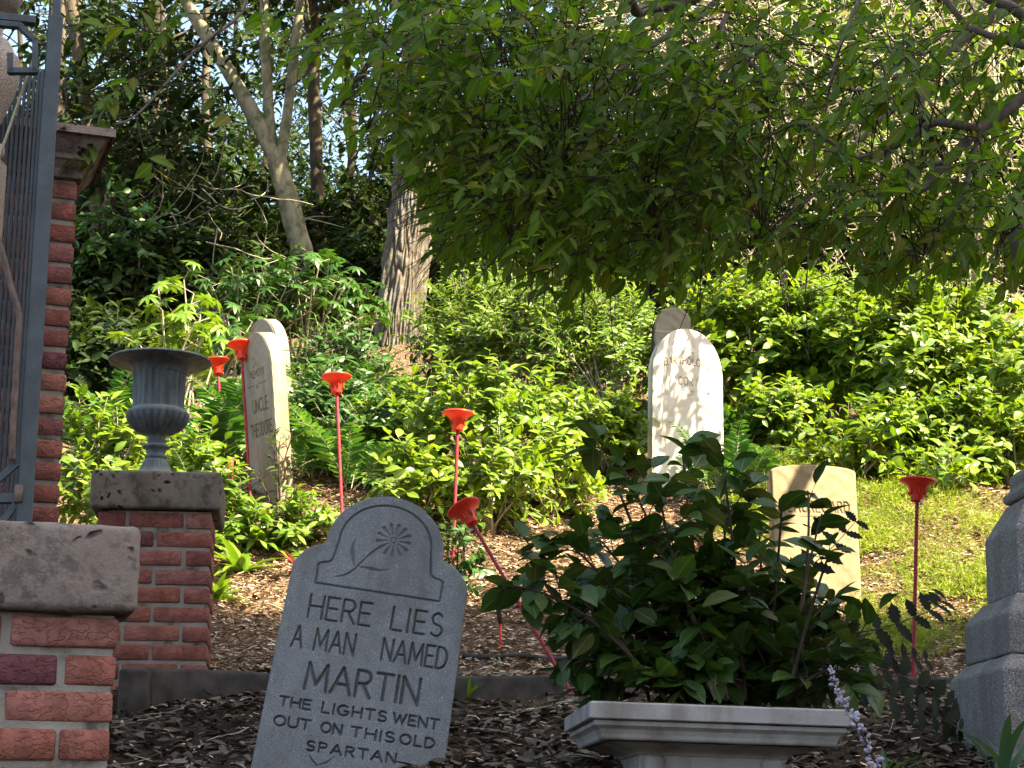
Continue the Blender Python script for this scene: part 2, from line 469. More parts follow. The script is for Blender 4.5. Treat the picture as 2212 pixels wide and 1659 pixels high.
MAT = dict(
    brick=m_brick('brick'), mortar=m_mortar('mortar'),
    capstone=m_concrete('cast concrete cap', (0.2145, 0.1856, 0.1650), (0.1402, 0.1196, 0.1072), (0.2228, 0.1650, 0.1444)),
    capstone2=m_concrete('weathered concrete cap', (0.1742, 0.1505, 0.1267), (0.0792, 0.0673, 0.0570), (0.1901, 0.1505, 0.1188)),
    cornice=m_concrete('moulded pier cap', (0.2574, 0.2102, 0.1845), (0.1459, 0.1201, 0.1073), (0.2746, 0.2145, 0.1802)),
    granite=m_stone('speckled granite', (0.1888, 0.1851, 0.1815), (0.1379, 0.1343, 0.1343), .72, 190, grain=.3, rough=.8, stain=(0.1089, 0.0908, 0.0726), stain_fac=.6, streak=True),
    headgrey=m_stone('blue grey sandblasted stone', (0.1680, 0.1826, 0.1994), (0.1322, 0.1456, 0.1590), .6, 330, grain=.7, gscale=420, groove=(0.0560, 0.0538, 0.0493), groove_amt=.5, stain=(0.0952, 0.0952, 0.0918), stain_fac=.55, streak=True),
    marble=m_stone('weathered pale marble', (0.6600, 0.6200, 0.5500), (0.5600, 0.5200, 0.4500), 0, grain=.25, stain=(0.4200, 0.3000, 0.2000), stain_fac=.35, groove=(0.2000, 0.1200, 0.0700), groove_amt=.8),
    cream=m_stone('streaked cream stone', (0.3, 0.2662, 0.2175), (0.2475, 0.2175, 0.1762), .12, 600, stain=(0.18, 0.12, 0.0713), stain_fac=.75, grain=.4, streak=True, groove=(0.075, 0.0413, 0.0263), groove_amt=.85),
    tan=m_stone('tan sandstone', (.36, .295, .18), (.28, .23, .14), .3, 330, stain=(.22, .155, .09), stain_fac=.6, grain=.6, groove=(.10, .07, .04), groove_amt=.85, streak=True),
    shaded_oldstone=m_stone('shaded old marble', (0.0357, 0.0357, 0.0357), (0.0273, 0.0273, 0.0273), .1, 400, stain=(0.0157, 0.0157, 0.0136), stain_fac=.5),  # leaf shade on the rear stone is put into this dark base colour
    pinkgranite=m_stone('coarse beige granite', (0.28, 0.238, 0.21), (0.224, 0.189, 0.168), .7, 260, grain=.4),
    planter=m_stone('grey cast stone', (0.3366, 0.3317, 0.3266), (0.2476, 0.2376, 0.2276), .12, 500, stain=(0.1286, 0.1039, 0.0841), stain_fac=.7, grain=.35, streak=True),
    iron=m_iron('blue grey painted iron'), rust=m_rust('rusty pipe'), urn=m_urn('weathered cast iron'),
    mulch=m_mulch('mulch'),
    red=m_plastic('red plastic', (.62, .018, .010)),
    rebar=m_plain('red painted rebar', (.30, .026, .04), .6, .35, .35, 60),
    white_tape=m_plain('pale sticker', (.6, .55, .52), .5),
    curb=m_plain('dark edging concrete', (.062, .055, .05), .95, .1, .5, 14),
    hose=m_plain('black irrigation pipe', (.02, .018, .017), .5),
    blue=m_plain('blue plastic', (.02, .25, .6), .4),
    stem_dark=m_bark('dark twig bark', (.022, .016, .012), (.06, .045, .034), (60, 60, 20), .4, .004),
    stem_pale=m_bark('pale stem bark', (.20, .175, .12), (.40, .36, .27), (60, 60, 20), .4, .004),
    stem_grey=m_bark('grey limb bark', (.06, .05, .042), (.15, .125, .105), (40, 40, 12), .5, .006),
    bark_pale=m_bark('mottled pale bark', (.11, .10, .065), (.38, .34, .23), (14, 14, 6), .5, .015, (.15, .155, .08)),
    bark_dark=m_bark('dark woodland bark', (.018, .014, .010), (.060, .050, .036), (18, 18, 7), .5, .015),
    bark_mid=m_bark('grey brown bark', (.035, .028, .02), (.12, .098, .07), (18, 18, 7), .5, .015),
)
G3 = lambda r, g, b: (r, g, b)
MAT['lf_canopy'] = m_leaf('canopy leaf', [G3(.056, .112, .010), G3(.080, .145, .013), G3(.100, .165, .016), G3(.064, .124, .013), G3(.15, .15, .022)], .50, .52, (1.3, 1.45, .5), spec=.2, veins=True)
MAT['lf_planter'] = m_leaf('dark glossy leaf', [G3(.022, .054, .010), G3(.032, .072, .013), G3(.044, .090, .015), G3(.026, .062, .011), G3(.08, .095, .028)], .36, .22, (1.4, 1.4, .5), spec=.3, veins=True)
MAT['lf_spiny'] = m_leaf('spiny leaf', [G3(0.0032, 0.0076, 0.0032), G3(0.0044, 0.0095, 0.0038), G3(0.0063, 0.0120, 0.0044)], .7, .05, spec=.1)
MAT['lf_camellia'] = m_leaf('camellia leaf', [G3(0.0713, 0.1485, 0.0095), G3(0.1188, 0.2138, 0.0133), G3(0.1663, 0.2614, 0.0171), G3(0.0950, 0.1782, 0.0114), G3(0.2257, 0.2970, 0.0238)], .30, .33, spec=.5, veins=True)
MAT['lf_light'] = m_leaf('light green leaf', [G3(0.0897, 0.1794, 0.0134), G3(0.1316, 0.2272, 0.0191), G3(0.1794, 0.2751, 0.0249), G3(0.1076, 0.2033, 0.0153)], .40, .34)
MAT['lf_mid'] = m_leaf('mid green leaf', [G3(0.0296, 0.0855, 0.0154), G3(0.0456, 0.1140, 0.0205), G3(0.0627, 0.1425, 0.0222), G3(0.0365, 0.0969, 0.0188)], .36, .28)
MAT['lf_fern'] = m_leaf('fern leaf', [G3(0.0390, 0.1235, 0.0260), G3(0.0585, 0.1690, 0.0338), G3(0.0845, 0.2080, 0.0364), G3(0.1300, 0.2340, 0.0390)], .45, .30)
MAT['lf_dark'] = m_leaf('woodland leaf', [G3(0.0116, 0.0271, 0.0065), G3(0.0181, 0.0388, 0.0083), G3(0.0258, 0.0517, 0.0097), G3(0.0355, 0.0614, 0.0116)], .58, .28, spec=.15)
MAT['lf_grass'] = m_leaf('feathery ground cover', [G3(.17, .26, .014), G3(.22, .31, .018), G3(.26, .34, .022), G3(.14, .22, .016), G3(.34, .33, .06)], .55, .35)
MAT['lf_red'] = m_leaf('red strap leaf', [G3(.30, .03, .045), G3(.40, .06, .06), G3(.22, .03, .03)], .4, .25, (1.3, .7, .6))
MAT['lf_lilac'] = m_leaf('lilac floret', [G3(.42, .36, .50), G3(.55, .50, .62), G3(.34, .28, .40), G3(.5, .47, .48)], .6, .2, (1, 1, 1.1))
MAT['lf_strap'] = m_leaf('bluish strap leaf', [G3(.05, .12, .06), G3(.07, .15, .075)], .4, .2)
MAT['litter'] = m_chip('dry leaf', [(.05, .030, .02), (.11, .07, .042), (.17, .115, .075), (.08, .05, .032), (.22, .17, .12), (.13, .07, .035), (.06, .045, .035)], .7)
MAT['mould'] = m_chip('leaf mould', [(0.0429, 0.0331, 0.0253), (0.0975, 0.0741, 0.0527), (0.1560, 0.1209, 0.0878), (0.0585, 0.0429, 0.0331), (0.2340, 0.1911, 0.1404), (0.0878, 0.0585, 0.0390), (0.1268, 0.0975, 0.0741)], .75)
MAT['chips'] = m_chip('wood chip', [(0.2860, 0.1885, 0.1170), (0.5980, 0.4550, 0.3120), (0.4290, 0.2925, 0.1950), (0.7800, 0.6240, 0.4550), (0.5200, 0.3640, 0.2405), (0.1950, 0.1235, 0.0780)])

# ------------------------------------------------------------------ an unseen building added behind the viewer to shade the foreground
def house():
    e = empty('added_shade_house', (0, 0, 0), label='unseen brick house added behind the viewer to shade the foreground', cat='house')
    y1, y0, x0, x1, zt = -0.5, -9.0, 5.5, 40.0, 2.42 + 2.1 * 8.0
    m = MB(); m.add(*cbox(((x0 + x1) / 2, (y0 + y1) / 2, zt / 2 - .3), (x1 - x0, y1 - y0, zt - .6), .02)); m.build('wall', MAT['brick'], e, False)
    m = MB(); m.add(*sq_loft([(-.25, zt - .6), (-.25, zt - .3), (3.6, zt - .1)], (x1 - x0) / 2, (y1 - y0) / 2))
    o = m.build('roof', MAT['curb'], e, False); o.location = ((x0 + x1) / 2, (y0 + y1) / 2, 0)
    for i in range(6):
        for k in range(3):
            m = MB(); c = (x0 + 3 + i * 5.2, y1 + .04, 3.0 + k * 4.6)
            m.add(*cbox(c, (1.3, .16, 2.2), .02)); m.build('window', MAT['planter'], e, False)
house()

# ------------------------------------------------------------------ ground
def ground():
    xs = np.unique(np.concatenate([np.linspace(-200, -14, 12), np.linspace(-14, -3.2, 40), np.arange(-3.2, 3.2, .05), np.linspace(3.2, 14, 40), np.linspace(14, 200, 12)]))
    ys = np.unique(np.concatenate([np.linspace(-200, 3.5, 12), [3.57, 3.6], np.arange(3.65, 10, .045), np.linspace(10, 34, 80), np.linspace(36, 300, 14)]))
    X, Y = np.meshgrid(xs, ys)
    Z = G(X, Y)
    rng = np.random.default_rng(5)
    near = (np.abs(X) < 3.3) & (Y > 3.65) & (Y < 10)
    Z = Z + near * rng.normal(0, .006, X.shape)
    nx = len(xs)
    v = np.stack([X, Y, Z], -1).reshape(-1, 3)
    i, j = np.meshgrid(np.arange(len(ys) - 1), np.arange(nx - 1), indexing='ij')
    a = (i * nx + j).ravel()
    f = np.stack([a, a + 1, a + nx + 1, a + nx], -1)
    m = MB(); m.add(v, f)
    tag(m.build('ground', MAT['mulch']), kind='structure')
ground()

# ------------------------------------------------------------------ brick piers
def bricks(mb, w, d, z0, z1, seed, flip=0, bl=.191, bh=.0545, mo=.0125):
    rng = np.random.default_rng(seed)
    z = z1; k = flip
    half = (bl - mo) / 2
    while z > z0:
        zc = z - mo * .5 - bh / 2
        def run(length, first):
            out = []; x = 0; cur = first
            while x < length - .02:
                L = min(cur, length - x)
                out.append((x, L)); x += L + mo; cur = bl
            return out
        t = .092
        for face in range(4):
            L = w if face % 2 == 0 else d
            corner = (k + face) % 2 == 0          # this face owns the corner bricks on even courses
            start = 0.0
            for (x, l) in run(L, bl if corner else half):
                jit = rng.normal(0, .0012, 3)
                along = -L / 2 + x + l / 2
                dep = (d if face % 2 == 0 else w) / 2 - t / 2
                lx = l
                if face == 0: c = (-along, -dep, zc); sz = (lx, t, bh)
                elif face == 1: c = (-dep, -along, zc); sz = (t, lx, bh)
                elif face == 2: c = (along, dep, zc); sz = (lx, t, bh)
                else: c = (dep, along, zc); sz = (t, lx, bh)
                if face % 2 == 1:                  # butt the side rows between the front and back rows
                    lo, hi = c[1] - sz[1] / 2, c[1] + sz[1] / 2
                    lo = max(lo, -d / 2 + t + mo); hi = min(hi, d / 2 - t - mo)
                    if hi - lo < .02: continue
                    c = (c[0], (lo + hi) / 2, zc); sz = (t, hi - lo, bh)
                v, f = cbox((0, 0, 0), sz, .0045)
                v = v + rng.normal(0, .0005, v.shape) + np.asarray(c) + jit
                mb.add(v, f)
        z -= bh + mo; k += 1

def pier(name, label, loc, yaw, w, d, z0, z1, cap, seed, flip, capmat):
    e = empty('brick_pier', loc, (0, 0, yaw), label, 'pier', 'red brick piers')
    m = MB(); bricks(m, w, d, z0, z1, seed, flip)
    b = m.build('brickwork', MAT['brick'], e)
    m = MB(); m.add(*sq_loft([(0, z0 - .3), (0, z1)], w / 2 - .0055, d / 2 - .0055))
    m.build('mortar', MAT['mortar'], b, False)
    if cap:
        over, ch, r, amp = cap
        rough_block('cap', (w + 2 * over, d + 2 * over, ch), r, capmat, e, (0, 0, z1 + ch / 2 + .002), amp=amp, seed=seed)
    return e

# near pier, lower left: its front right corner is at (255, 1330)
yaw = R(20)
c = P(255, 1330, 3.40)
w = .60; d = .45
def from_corner(c, yaw, w, d, right=True):
    lx, ly = (w / 2 if right else -w / 2), -d / 2
    return (c[0] - (lx * math.cos(yaw) - ly * math.sin(yaw)), c[1] - (lx * math.sin(yaw) + ly * math.cos(yaw)), 0)
pier('near', 'nearest red brick pier with pitted grey concrete cap, lower left corner', from_corner(c, yaw, w, d), yaw, w, d, 1.1, c[2], (.032, .160, .016, .004), 3, 0, MAT['capstone'])
# urn pier
yaw_u = R(7)
c = P(459, 1106, 6.55)
w_u = .40
loc_u = from_corner(c, yaw_u, w_u, w_u)
pier('urn', 'red brick pier with mossy concrete cap carrying the iron urn', loc_u, yaw_u, w_u, w_u, 1.85, c[2], (.030, .140, .014, .0035), 8, 1, MAT['capstone2'])
urn_base_z = c[2] + .142
# tall pier behind the gate
yaw_t = R(20)
c = P(168, 392, 5.36)
w_t = .62
d_t = .28
loc_t = from_corner(c, yaw_t, w_t, d_t)
e = pier('tall', 'tall red brick gate pier with moulded stone cornice beside the iron gate', loc_t, yaw_t, w_t, d_t, 1.5, c[2], None, 12, 0, None)
zt = c[2]
hp = w_t / 2
prof = [(.004, 0), (-.012, .003), (-.012, .03), (-.018, .036), (-.03, .052), (-.038, .056), (-.038, .072), (-.044, .078), (-.062, .10), (-.088, .137), (-.095, .12), (-.095, .145), (-.06, .155)]
m = MB(); m.add(*sq_loft([(a, zt + .002 + b) for a, b in prof], hp, d_t / 2)); m.build('cornice', MAT['cornice'], e, False)

# ------------------------------------------------------------------ cast iron urn
def urn():
    k = .000312
    base = np.array([loc_u[0], loc_u[1], urn_base_z])
    c = P(324, 1008, 6.62)
    base = np.array([c[0], 6.72, urn_base_z + .001])
    e = empty('garden_urn', base, (0, 0, R(7)), 'weathered blue grey cast iron urn with wide rim standing on brick pier', 'urn')
    H = 1540
    def z(y): return (H - y) * k * 1.16
    bow = [(150, 1052), (200, 1040), (270, 1010), (330, 960), (362, 915), (374, 880), (374, 850)]
    band = [(374, 850), (366, 825), (345, 808), (312, 795), (306, 780), (305, 770)]
    body = [(305, 770), (308, 650), (312, 500), (318, 420)]
    lip = [(318, 420), (330, 375), (360, 340), (420, 315), (500, 303), (575, 297), (610, 292), (616, 284), (612, 274), (590, 262), (540, 262), (430, 285), (330, 340), (290, 440), (280, 760)]
    stem = [(150, 1052), (108, 1060), (104, 1085), (104, 1140), (112, 1160), (150, 1172), (166, 1182), (160, 1196), (125, 1205), (112, 1235), (112, 1262), (130, 1275), (130, 1300), (118, 1310)][::-1]
    foot = [(300, 1500), (285, 1488), (255, 1478), (240, 1470), (205, 1440), (172, 1395), (148, 1345), (130, 1320), (118, 1310)]
    def flute(n, amp, sharp=1.0):
        return lambda i, a: 1 - amp * (np.abs(np.sin(a * n / 2)) ** sharp)
    def gad(n, amp):
        return lambda i, a: 1 - amp * (1 - np.abs(np.sin(a * n / 2)) ** .6)
    def piece(nm, pr, mod=None):
        m = MB(); m.add(*lathe([(r * k, z(y)) for r, y in pr], 240 if mod else 72, mod)); return m.build(nm, MAT['urn'], e)
    piece('bowl', bow, lambda i, a: 1 - [.02, .10, .14, .13, .10, .05, .0][i] * (1 - np.abs(np.sin(a * 13)) ** .7))
    piece('band', band)
    piece('body', body, lambda i, a: 1 - [.02, .065, .065, .04][i] * (1 - np.abs(np.cos(a * 12)) ** 1.5))
    piece('rim', lip)
    piece('stem', stem)
    piece('foot', foot, lambda i, a: 1 - [0, 0, 0, .0, .05, .07, .06, .03, 0][i] * (1 - np.abs(np.cos(a * 10)) ** 1.2))
    m = MB(); m.add(*cbox((0, 0, z(1520)), (600 * k, 600 * k, 40 * k * 1.16), .003)); m.build('plinth', MAT['urn'], e)
urn()

# ------------------------------------------------------------------ iron gate and the granite finial behind it
def flat_path(mb, pts, w, t):
    """flat bar along a path in the x-z plane (local)"""
    pts = np.asarray(pts, float)
    for a, b in zip(pts[:-1], pts[1:]):
        d = b - a; L = np.linalg.norm(d); ang = math.atan2(d[2], d[0])
        v, f = cbox((0, 0, 0), (L + w * .6, t, w), .0015)
        c, s = math.cos(ang), math.sin(ang)
        v2 = v.copy(); v2[:, 0] = v[:, 0] * c - v[:, 2] * s; v2[:, 2] = v[:, 0] * s + v[:, 2] * c
        mb.add(v2 + (a + b) / 2, f)

def gate():
    base = Gp(75, 4.6)
    o = P(85, 600, 4.62)
    e = empty('iron_gate', (o[0], o[1], base[2]), (0, 0, R(14)), 'blue grey painted iron gate with rust at its joints, far left edge', 'gate')
    c, s = math.cos(R(14)), math.sin(R(14))
    def L(px, py, dy=0.0):
        """photo position -> gate-local point on the leaf's plane"""
        d = P(px, py, 1.0) - CAM
        # plane through o with normal (-s, c)
        t = ((o[0] - CAM[0]) * -s + (o[1] - CAM[1]) * c) / (d[0] * -s + d[1] * c)
        w = CAM + d * t
        r = w - np.array([o[0], o[1], base[2]])
        return np.array([r[0] * c + r[1] * s, dy, r[2]])
    z1 = L(95, -40)[2]
    def part(nm, f, mat='iron', smooth=False):
        m = MB(); f(m); return m.build(nm, MAT[mat], e, smooth)
    xs = L(85, 600)[0]; pw = .040
    ztop = L(98, 36)[2]
    part('stile', lambda m: m.add(*cbox((xs, 0, (ztop - .02) / 2), (pw, .04, ztop + .02), .003)))
    part('post_top', lambda m: m.add(*cbox((xs + .001, 0, ztop + .12), (pw * .55, .022, .26), .003)))
    part('top_rail', lambda m: flat_path(m, [L(-160, 22), L(72, 46)], .021, .03))
    part('key_scroll', lambda m: flat_path(m, [L(-160, 36, -.012), L(-20, 55, -.012), L(42, 60, -.012), L(76, 92, -.012), L(76, 158, -.012), L(22, 158, -.012), L(22, 124, -.012)], .016, .022))
    part('brace', lambda m: flat_path(m, [L(-60, 1085, -.01), L(46, 995, -.01)], .018, .014))
    part('brace', lambda m: flat_path(m, [L(-40, 1190, -.01), L(34, 1090, -.01)], .018, .014))
    r = part('lower_rail', lambda m: flat_path(m, [L(-160, 1078), L(28, 1077)], .024, .026))
    m = MB(); m.add(*cbox(L(40, 1070, -.024), (.022, .014, .045), .004)); m.build('rusty_hinge', MAT['rust'], e)
    pts = [L(-14, 500, -.045), L(7, 563, -.045), L(23, 626, -.045), L(41, 690, -.045), L(38, 753, -.045), L(33, 853, -.045), L(28, 960, -.045), L(27, 1000, -.03)]
    m = MB(); m.add(*tube(smooth_path(pts, 30), .0085, 10)); m.build('bent_pipe', MAT['rust'], e)
    # the leaf's upright flat bars run back behind the stile
    for px in (-64, -54, -44, -34, -24, -14, -4, 6, 16, 26, 36, 46, 55, 63, 70, 76):
        w = P(px, 600, 5.12) - np.array([o[0], o[1], base[2]]); zt_ = P(px, 150, 5.12)[2] - base[2]
        q = (w[0] * c + w[1] * s, -w[0] * s + w[1] * c)
        m = MB(); m.add(*cbox((q[0], q[1], zt_ / 2), (.0098, .012, zt_), .0016))
        m.build('bar', MAT['iron'], e, False)
    pts = [L(78, 100, .03), L(60, 150, .04), L(0, 318, .05), L(-40, 430, .05)]
    m = MB(); m.add(*tube(pts, .004, 6)); m.build('diagonal_rod', MAT['stem_pale'], e)
gate()

def finial():
    Y = 4.9
    def rz(px, py): return P(px, py, Y)
    cx = P(-28, 200, Y)
    e_prof = [(62, -30), (66, -5), (60, 6), (50, 22), (34, 26), (26, 40), (26, 80), (40, 88), (50, 100), (55, 112), (60, 118), (68, 126), (68, 150), (71, 170), (60, 205), (44, 245), (28, 282), (22, 300), (30, 310), (48, 316), (48, 345)]
    e_prof = e_prof[::-1]
    k = Y / F
    zb = P(-28, 345, Y)[2]
    pr = [(r * k, P(-28, y, Y)[2] - zb) for r, y in e_prof]
    pr = [(0.001, pr[0][1])] + pr + [(.001, pr[-1][1])]
    # the finial crowns a plain granite post outside the frame
    e = empty('granite_post', (cx[0], Y, 0), label='carved beige granite finial on a post behind the iron gate', cat='gatepost')
    m = MB(); m.add(*lathe(pr, 48)); o = m.build('finial', MAT['pinkgranite'], e); o.location = (0, 0, zb)
    m = MB(); m.add(*sq_loft([(0, 1.5), (0, zb - .001)], .055, .055)); m.build('shaft', MAT['pinkgranite'], e, False)
finial()

# ------------------------------------------------------------------ headstones
def arc(cx, cy, rx, ry, a0, a1, n=14):
    a = np.radians(np.linspace(a0, a1, n))
    return [(cx + rx * math.cos(t), cy + ry * math.sin(t)) for t in a]
LET = {
 'A': (.78, [[(0, 0), (.39, 1), (.78, 0)], [(.14, .36), (.64, .36)]]),
 'B': (.58, [[(0, 0), (0, 1), (.28, 1)] + arc(.28, .76, .25, .24, 90, -90) + [(0, .52)], [(.28, .52)] + arc(.28, .26, .30, .26, 90, -90) + [(0, 0)]]),
 'C': (.7, [arc(.4, .5, .4, .5, 48, 312)]),
 'D': (.66, [[(0, 0), (0, 1), (.2, 1)] + arc(.2, .5, .46, .5, 90, -90) + [(0, 0)]]),
 'E': (.54, [[(.54, 1), (0, 1), (0, 0), (.54, 0)], [(0, .52), (.46, .52)]]),
 'G': (.76, [arc(.4, .5, .4, .5, 50, 352) + [(.5, .43)]]),
 'H': (.66, [[(0, 0), (0, 1)], [(.66, 0), (.66, 1)], [(0, .52), (.66, .52)]]),
 'I': (.04, [[(.02, 0), (.02, 1)]]),
 'L': (.5, [[(0, 1), (0, 0), (.5, 0)]]),
 'M': (.86, [[(0, 0), (.06, 1), (.43, .2), (.80, 1), (.86, 0)]]),
 'N': (.66, [[(0, 0), (0, 1), (.66, 0), (.66, 1)]]),
 'O': (.8, [arc(.4, .5, .4, .5, 90, 450, 24)]),
 'P': (.56, [[(0, 0), (0, 1), (.28, 1)] + arc(.28, .74, .27, .26, 90, -90) + [(0, .48)]]),
 'R': (.6, [[(0, 0), (0, 1), (.28, 1)] + arc(.28, .75, .27, .25, 90, -90) + [(0, .5)], [(.24, .5), (.6, 0)]]),
 'S': (.56, [arc(.28, .75, .25, .25, 35, 270, 12) + arc(.28, .25, .28, .25, 90, -145, 12)]),
 'T': (.64, [[(0, 1), (.64, 1)], [(.32, 1), (.32, 0)]]),
 'U': (.66, [[(0, 1), (0, .33)] + arc(.33, .33, .33, .33, 180, 360) + [(.66, 1)]]),
 'W': (1.0, [[(0, 1), (.25, 0), (.5, .85), (.75, 0), (1, 1)]]),
 'Y': (.7, [[(0, 1), (.35, .48), (.7, 1)], [(.35, .48), (.35, 0)]]),
}
def text(s, x0, x1, zb, cap, gap=.22, bend=None):
    """stroke lettering fitted between x0 and x1"""
    xw = 0; items = []
    for ch in s:
        if ch == ' ': xw += .45; continue
        w, st = LET[ch]
        items.append((xw, st)); xw += w + gap
    xw -= gap
    sx = (x1 - x0) / xw
    out = []
    for xo, st in items:
        for pl in st:
            q = [(x0 + (xo + px) * sx, zb + pz * cap) for px, pz in pl]
            if bend: q = [bend(*p) for p in q]
            out.append(np.array(q))
    return out

def slab(name, outline, T, grooves, mat, label, loc, rot, bevel=.007, dx=.0022, dz=.0022, H=None, cat='headstone', rough=.0006, seed=0, group='gravestones'):
    """outline: (z, halfwidth) from bottom to top; grooves: (polyline, width, depth, darkness)"""
    oz = np.array([p[0] for p in outline]); ow = np.array([p[1] for p in outline])
    zs = np.unique(np.concatenate([np.arange(oz[0], oz[-1], dz), oz]))
    hw = np.maximum(np.interp(zs, oz, ow), 2e-4)
    nx = int(2 * ow.max() / dx) | 1
    u = np.linspace(-1, 1, nx)
    X = hw[:, None] * u[None]; Z = np.repeat(zs[:, None], nx, 1)
    # distance to the outline
    bp = np.concatenate([np.stack([-hw, zs], 1), np.stack([hw, zs], 1)])
    pts = np.stack([X.ravel(), Z.ravel()], 1)
    dist = np.full(len(pts), 1.0)
    edge = (np.abs(pts[:, 0]) > np.repeat(hw, nx) - 4 * bevel) | (pts[:, 1] > zs[-1] - 6 * bevel)
    ii = np.nonzero(edge)[0]
    for ch in np.array_split(ii, max(1, len(ii) // 2000)):
        if len(ch): dist[ch] = np.sqrt(((pts[ch, None] - bp[None]) ** 2).sum(-1).min(1))
    t = np.clip(dist / bevel, 0, 1)
    off = bevel * (1 - np.sqrt(1 - (1 - t) ** 2))
    gd = np.zeros(len(pts)); gk = np.zeros(len(pts))
    for pl, w, dep, dark in grooves:
        pl = np.asarray(pl, float)
        w = np.broadcast_to(np.asarray(w, float), (len(pl),))
        for a, b, wa, wb in zip(pl[:-1], pl[1:], w[:-1], w[1:]):
            mw = max(wa, wb)
            lo = np.minimum(a, b) - mw; hi = np.maximum(a, b) + mw
            k = np.nonzero((pts[:, 0] > lo[0]) & (pts[:, 0] < hi[0]) & (pts[:, 1] > lo[1]) & (pts[:, 1] < hi[1]))[0]
            if not len(k): continue
            ab = b - a; q = pts[k] - a
            tt = np.clip(q @ ab / max(1e-12, ab @ ab), 0, 1)
            dd = np.linalg.norm(q - tt[:, None] * ab, axis=1)
            ww = (wa + (wb - wa) * tt) / 2
            val = np.clip(1 - (dd / np.maximum(ww, 1e-5)) ** 2, 0, 1)
            gd[k] = np.maximum(gd[k], val * dep * np.minimum(1, ww / (w.max() / 2 + 1e-9)))
            gk[k] = np.maximum(gk[k], np.clip(val * 1.6, 0, 1) * dark)
    rng = np.random.default_rng(seed)
    wav = rough * (np.sin(pts[:, 0] * 61 + 3 * np.sin(pts[:, 1] * 37)) + np.sin(pts[:, 1] * 83 + 2 * np.sin(pts[:, 0] * 53)))
    y = -T / 2 + off + gd + wav
    v = np.stack([pts[:, 0], y, pts[:, 1]], 1)
    nr = len(zs)
    i, j = np.meshgrid(np.arange(nr - 1), np.arange(nx - 1), indexing='ij')
    a = (i * nx + j).ravel()
    f = np.stack([a, a + 1, a + nx + 1, a + nx], -1)
    m = MB(); m.add(v, f)
    # sides: from the front boundary to the back
    loop = np.concatenate([np.arange(nr) * nx, [], (np.arange(nr) * nx + nx - 1)[::-1]]).astype(int)
    fr = v[loop]
    off0 = bevel
    n = len(loop)
    rows = [loop]
    bk = fr.copy(); bk[:, 1] = T / 2 - bevel * .8
    b2 = fr.copy(); cz = oz[0] + (oz[-1] - oz[0]) * .5
    b2[:, 1] = T / 2; b2[:, 0] *= (1 - bevel / np.maximum(np.abs(b2[:, 0]), bevel * 2)); b2[:, 2] = np.minimum(b2[:, 2], oz[-1] - bevel)
    base = m.n
    m.v.append(np.concatenate([bk, b2])); m.n += 2 * n
    k = np.arange(n - 1)
    m.f.append((np.stack([loop[:-1], base + k, base + k + 1, loop[1:]], -1), 0))
    m.f.append((np.stack([base + k, base + n + k, base + n + k + 1, base + k + 1], -1), 0))
    # back as strips between left and right sides
    L = base + n + np.arange(nr); Rr = base + n + (n - 1 - np.arange(nr))
    m.f.append((np.stack([L[:-1], L[1:], Rr[1:], Rr[:-1]], -1), 0))
    attr = np.concatenate([gk, np.zeros(2 * n)])
    o = m.build(name, mat, None, True, {'groove': attr})
    o.location = loc; o.rotation_euler = rot
    return tag(o, label, cat, group)

